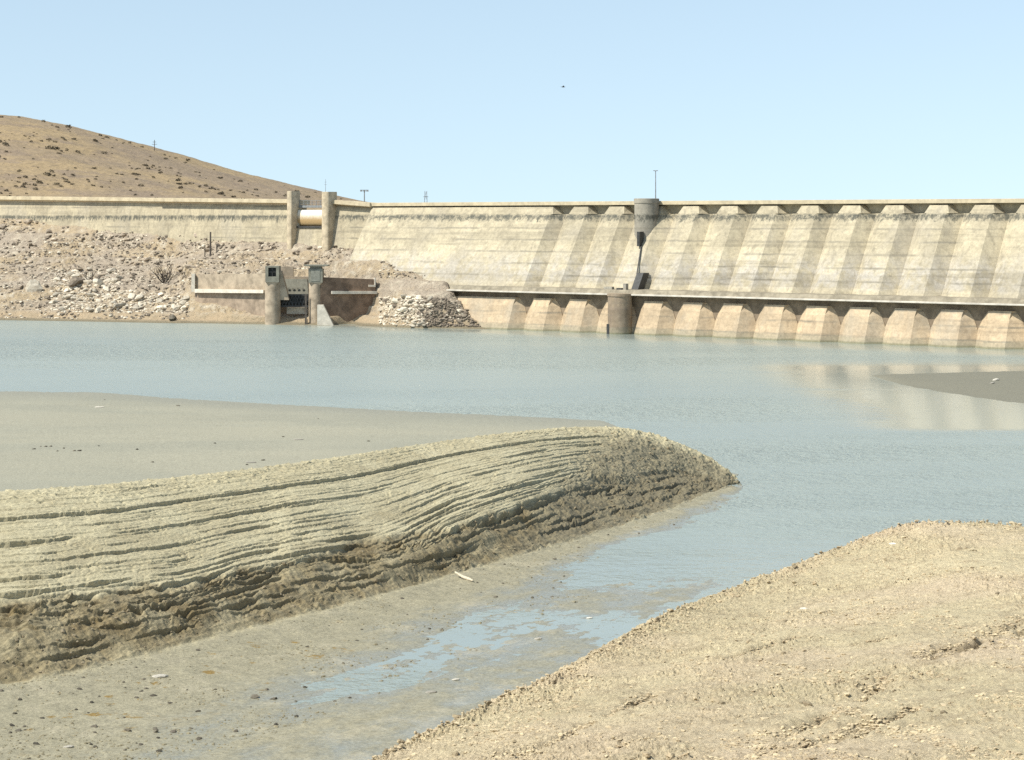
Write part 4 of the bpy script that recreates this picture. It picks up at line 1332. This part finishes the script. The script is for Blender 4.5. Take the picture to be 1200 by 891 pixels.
for px, py, s_, lab in ((1167, 446, .5, 'brightest white stone on the low mud bar at right'), (1163, 450, .35, 'small white stone just below the brightest one on the mud bar')):
    p = B.reshape(-1, 3)[np.argmin(((bx_ - px) ** 2 + (by_ - py) ** 2).reshape(-1))]; o = link('pale_stone', ws[1].copy()); o.location = (p[0], p[1], p[2] + .1); o.scale = (s_ * .8, s_ * .7, s_ * .7); tag(o, lab, 'stone')

# ------------------------------------------------------------------ scrub on the hill


def bush_mesh(name, seed):
    r_ = random.Random(seed); m = MB()
    for k in range(70):
        a = r_.uniform(0, 6.28); e = r_.uniform(-.1, 1.0); rr = r_.uniform(.55, 1.0)
        c = Vector((rr * math.cos(a) * math.cos(e), rr * math.sin(a) * math.cos(e), .15 + .85 * rr * math.sin(e)))
        b_ = m.pts([tuple(c + Vector((r_.uniform(-.3, .3), r_.uniform(-.3, .3), r_.uniform(-.25, .25)))) for _ in range(4)])
        m.f.append([b_, b_ + 1, b_ + 2]); m.f.append([b_, b_ + 2, b_ + 3])
    me = bpy.data.meshes.new(name); me.from_pydata(m.v, [], m.f); me.materials.append(M['bush'])
    return me


hx, hy = to_px(HL)
cl_ = fbm(HL[..., 0] * .022, HL[..., 1] * .022, 3, 180)
bm_ = [bush_mesh('scrub_bush', 600 + k) for k in range(6)]
hv_ = (hx > -8) & (hx < 420) & (lvv > 1.2) & (lvv < 4.0) & (hy < 236)
pts = np.concatenate((pick(HL, hv_ & (cl_ > .12), 150, 20), pick(HL, hv_, 110, 21)))
sow('scrub_bush', bm_, [(p[0], p[1], p[2], abs(rnd.gauss(.2, .35)) + .32) for p in pts], 'small dark scrub bush dotted on the dry brown hillside', 'bush', 'scrub bushes on the hillside')
for px, s_, lab in ((80, 1.5, 'rounded dark bush standing up on the hill skyline, left of the power pole'), (51, 1.0, 'small dark bush on the skyline near the hill top'), (152, .8, 'tiny bush on the skyline just left of the power pole')):
    x = (px - 600) / F * 897
    o = link('scrub_bush', bm_[px % 6]); o.location = (x, 897, hill_z(x, 897) + .1); o.scale = (s_ * .9, s_ * .9, s_ * 1.25); tag(o, lab, 'bush')

# ------------------------------------------------------------------ a bird in flight
bp = atdist(660, 102, 300)
bird = empty('bird', bp); tag(bird, 'tiny dark bird flying high in the clear sky', 'bird')
m = MB()
n_ = 10
m.loft([[(x, r_ * math.cos(t), r_ * math.sin(t)) for t in np.linspace(0, 2 * math.pi, n_, endpoint=False)] for x, r_ in ((-.28, .015), (-.2, .05), (-.05, .085), (.1, .075), (.17, .045), (.21, .05), (.26, .035), (.31, .008))])
for sy in (-1, 1):
    m.loft([[(.1, sy * .05, .03), (-.08, sy * .05, .03), (-.08, sy * .05, .045), (.1, sy * .05, .05)], [(.13, sy * .3, .16), (-.05, sy * .3, .16), (-.05, sy * .3, .17), (.13, sy * .3, .175)], [(.02, sy * .58, .08), (-.06, sy * .58, .08), (-.06, sy * .58, .085), (.02, sy * .58, .085)]])
m.loft([[(-.25, -.03, 0), (-.25, .03, 0), (-.25, .03, .015), (-.25, -.03, .015)], [(-.42, -.08, 0), (-.42, .08, 0), (-.42, .08, .01), (-.42, -.08, .01)]])
m.build('body', M['bird'], bird, smooth=True)

# ------------------------------------------------------------------ light, sky, camera
EL, AZ = math.radians(50), math.radians(62)
sd = Vector((-math.sin(AZ) * math.cos(EL), -math.cos(AZ) * math.cos(EL), math.sin(EL)))
sun = bpy.data.lights.new('sun', 'SUN'); sun.energy = 4.2; sun.angle = math.radians(.53); sun.color = (1, .965, .87)
so = bpy.data.objects.new('sun', sun); COL.objects.link(so); so.rotation_euler = sd.to_track_quat('Z', 'Y').to_euler(); so.location = (0, 0, 200)
w = bpy.data.worlds.new('World'); scene.world = w; w.use_nodes = True
bg = w.node_tree.nodes['Background']; sky = w.node_tree.nodes.new('ShaderNodeTexSky'); sky.sky_type = 'NISHITA'; sky.sun_disc = False
sky.sun_elevation = EL; sky.sun_rotation = math.atan2(sd.x, sd.y); sky.altitude = 700; sky.air_density = 1.0; sky.dust_density = .6; sky.ozone_density = 1.4
wt = w.node_tree
tc = wt.nodes.new('ShaderNodeTexCoord'); sp = wt.nodes.new('ShaderNodeSeparateXYZ'); cb = wt.nodes.new('ShaderNodeCombineXYZ')
ma = wt.nodes.new('ShaderNodeMath'); ma.operation = 'MULTIPLY_ADD'; ma.inputs[1].default_value = .62; ma.inputs[2].default_value = .10
nm = wt.nodes.new('ShaderNodeVectorMath'); nm.operation = 'NORMALIZE'
wt.links.new(tc.outputs['Generated'], sp.inputs[0]); wt.links.new(sp.outputs[0], cb.inputs[0]); wt.links.new(sp.outputs[1], cb.inputs[1])
wt.links.new(sp.outputs[2], ma.inputs[0]); wt.links.new(ma.outputs[0], cb.inputs[2]); wt.links.new(cb.outputs[0], nm.inputs[0]); wt.links.new(nm.outputs[0], sky.inputs[0])
hs_ = wt.nodes.new('ShaderNodeHueSaturation'); hs_.inputs['Saturation'].default_value = .74; hs_.inputs['Hue'].default_value = .486
wt.links.new(sky.outputs[0], hs_.inputs['Color']); wt.links.new(hs_.outputs[0], bg.inputs[0]); bg.inputs[1].default_value = .112

cam = bpy.data.cameras.new('camera'); co = bpy.data.objects.new('camera', cam); COL.objects.link(co)
co.location = (0, 0, CZ); co.rotation_euler = (math.radians(90), 0, 0)
cam.sensor_width = 36; cam.lens = 36 * F / 1200; cam.shift_y = -(445.5 - HY) / 1200; cam.clip_end = 20000; cam.clip_start = .5
scene.camera = co
scene.view_settings.view_transform = 'Standard'; scene.view_settings.look = 'None'; scene.view_settings.gamma = 1
scene.view_settings.exposure = 0.57
scene.view_settings.use_curve_mapping = False
scene.cycles.use_denoising = False
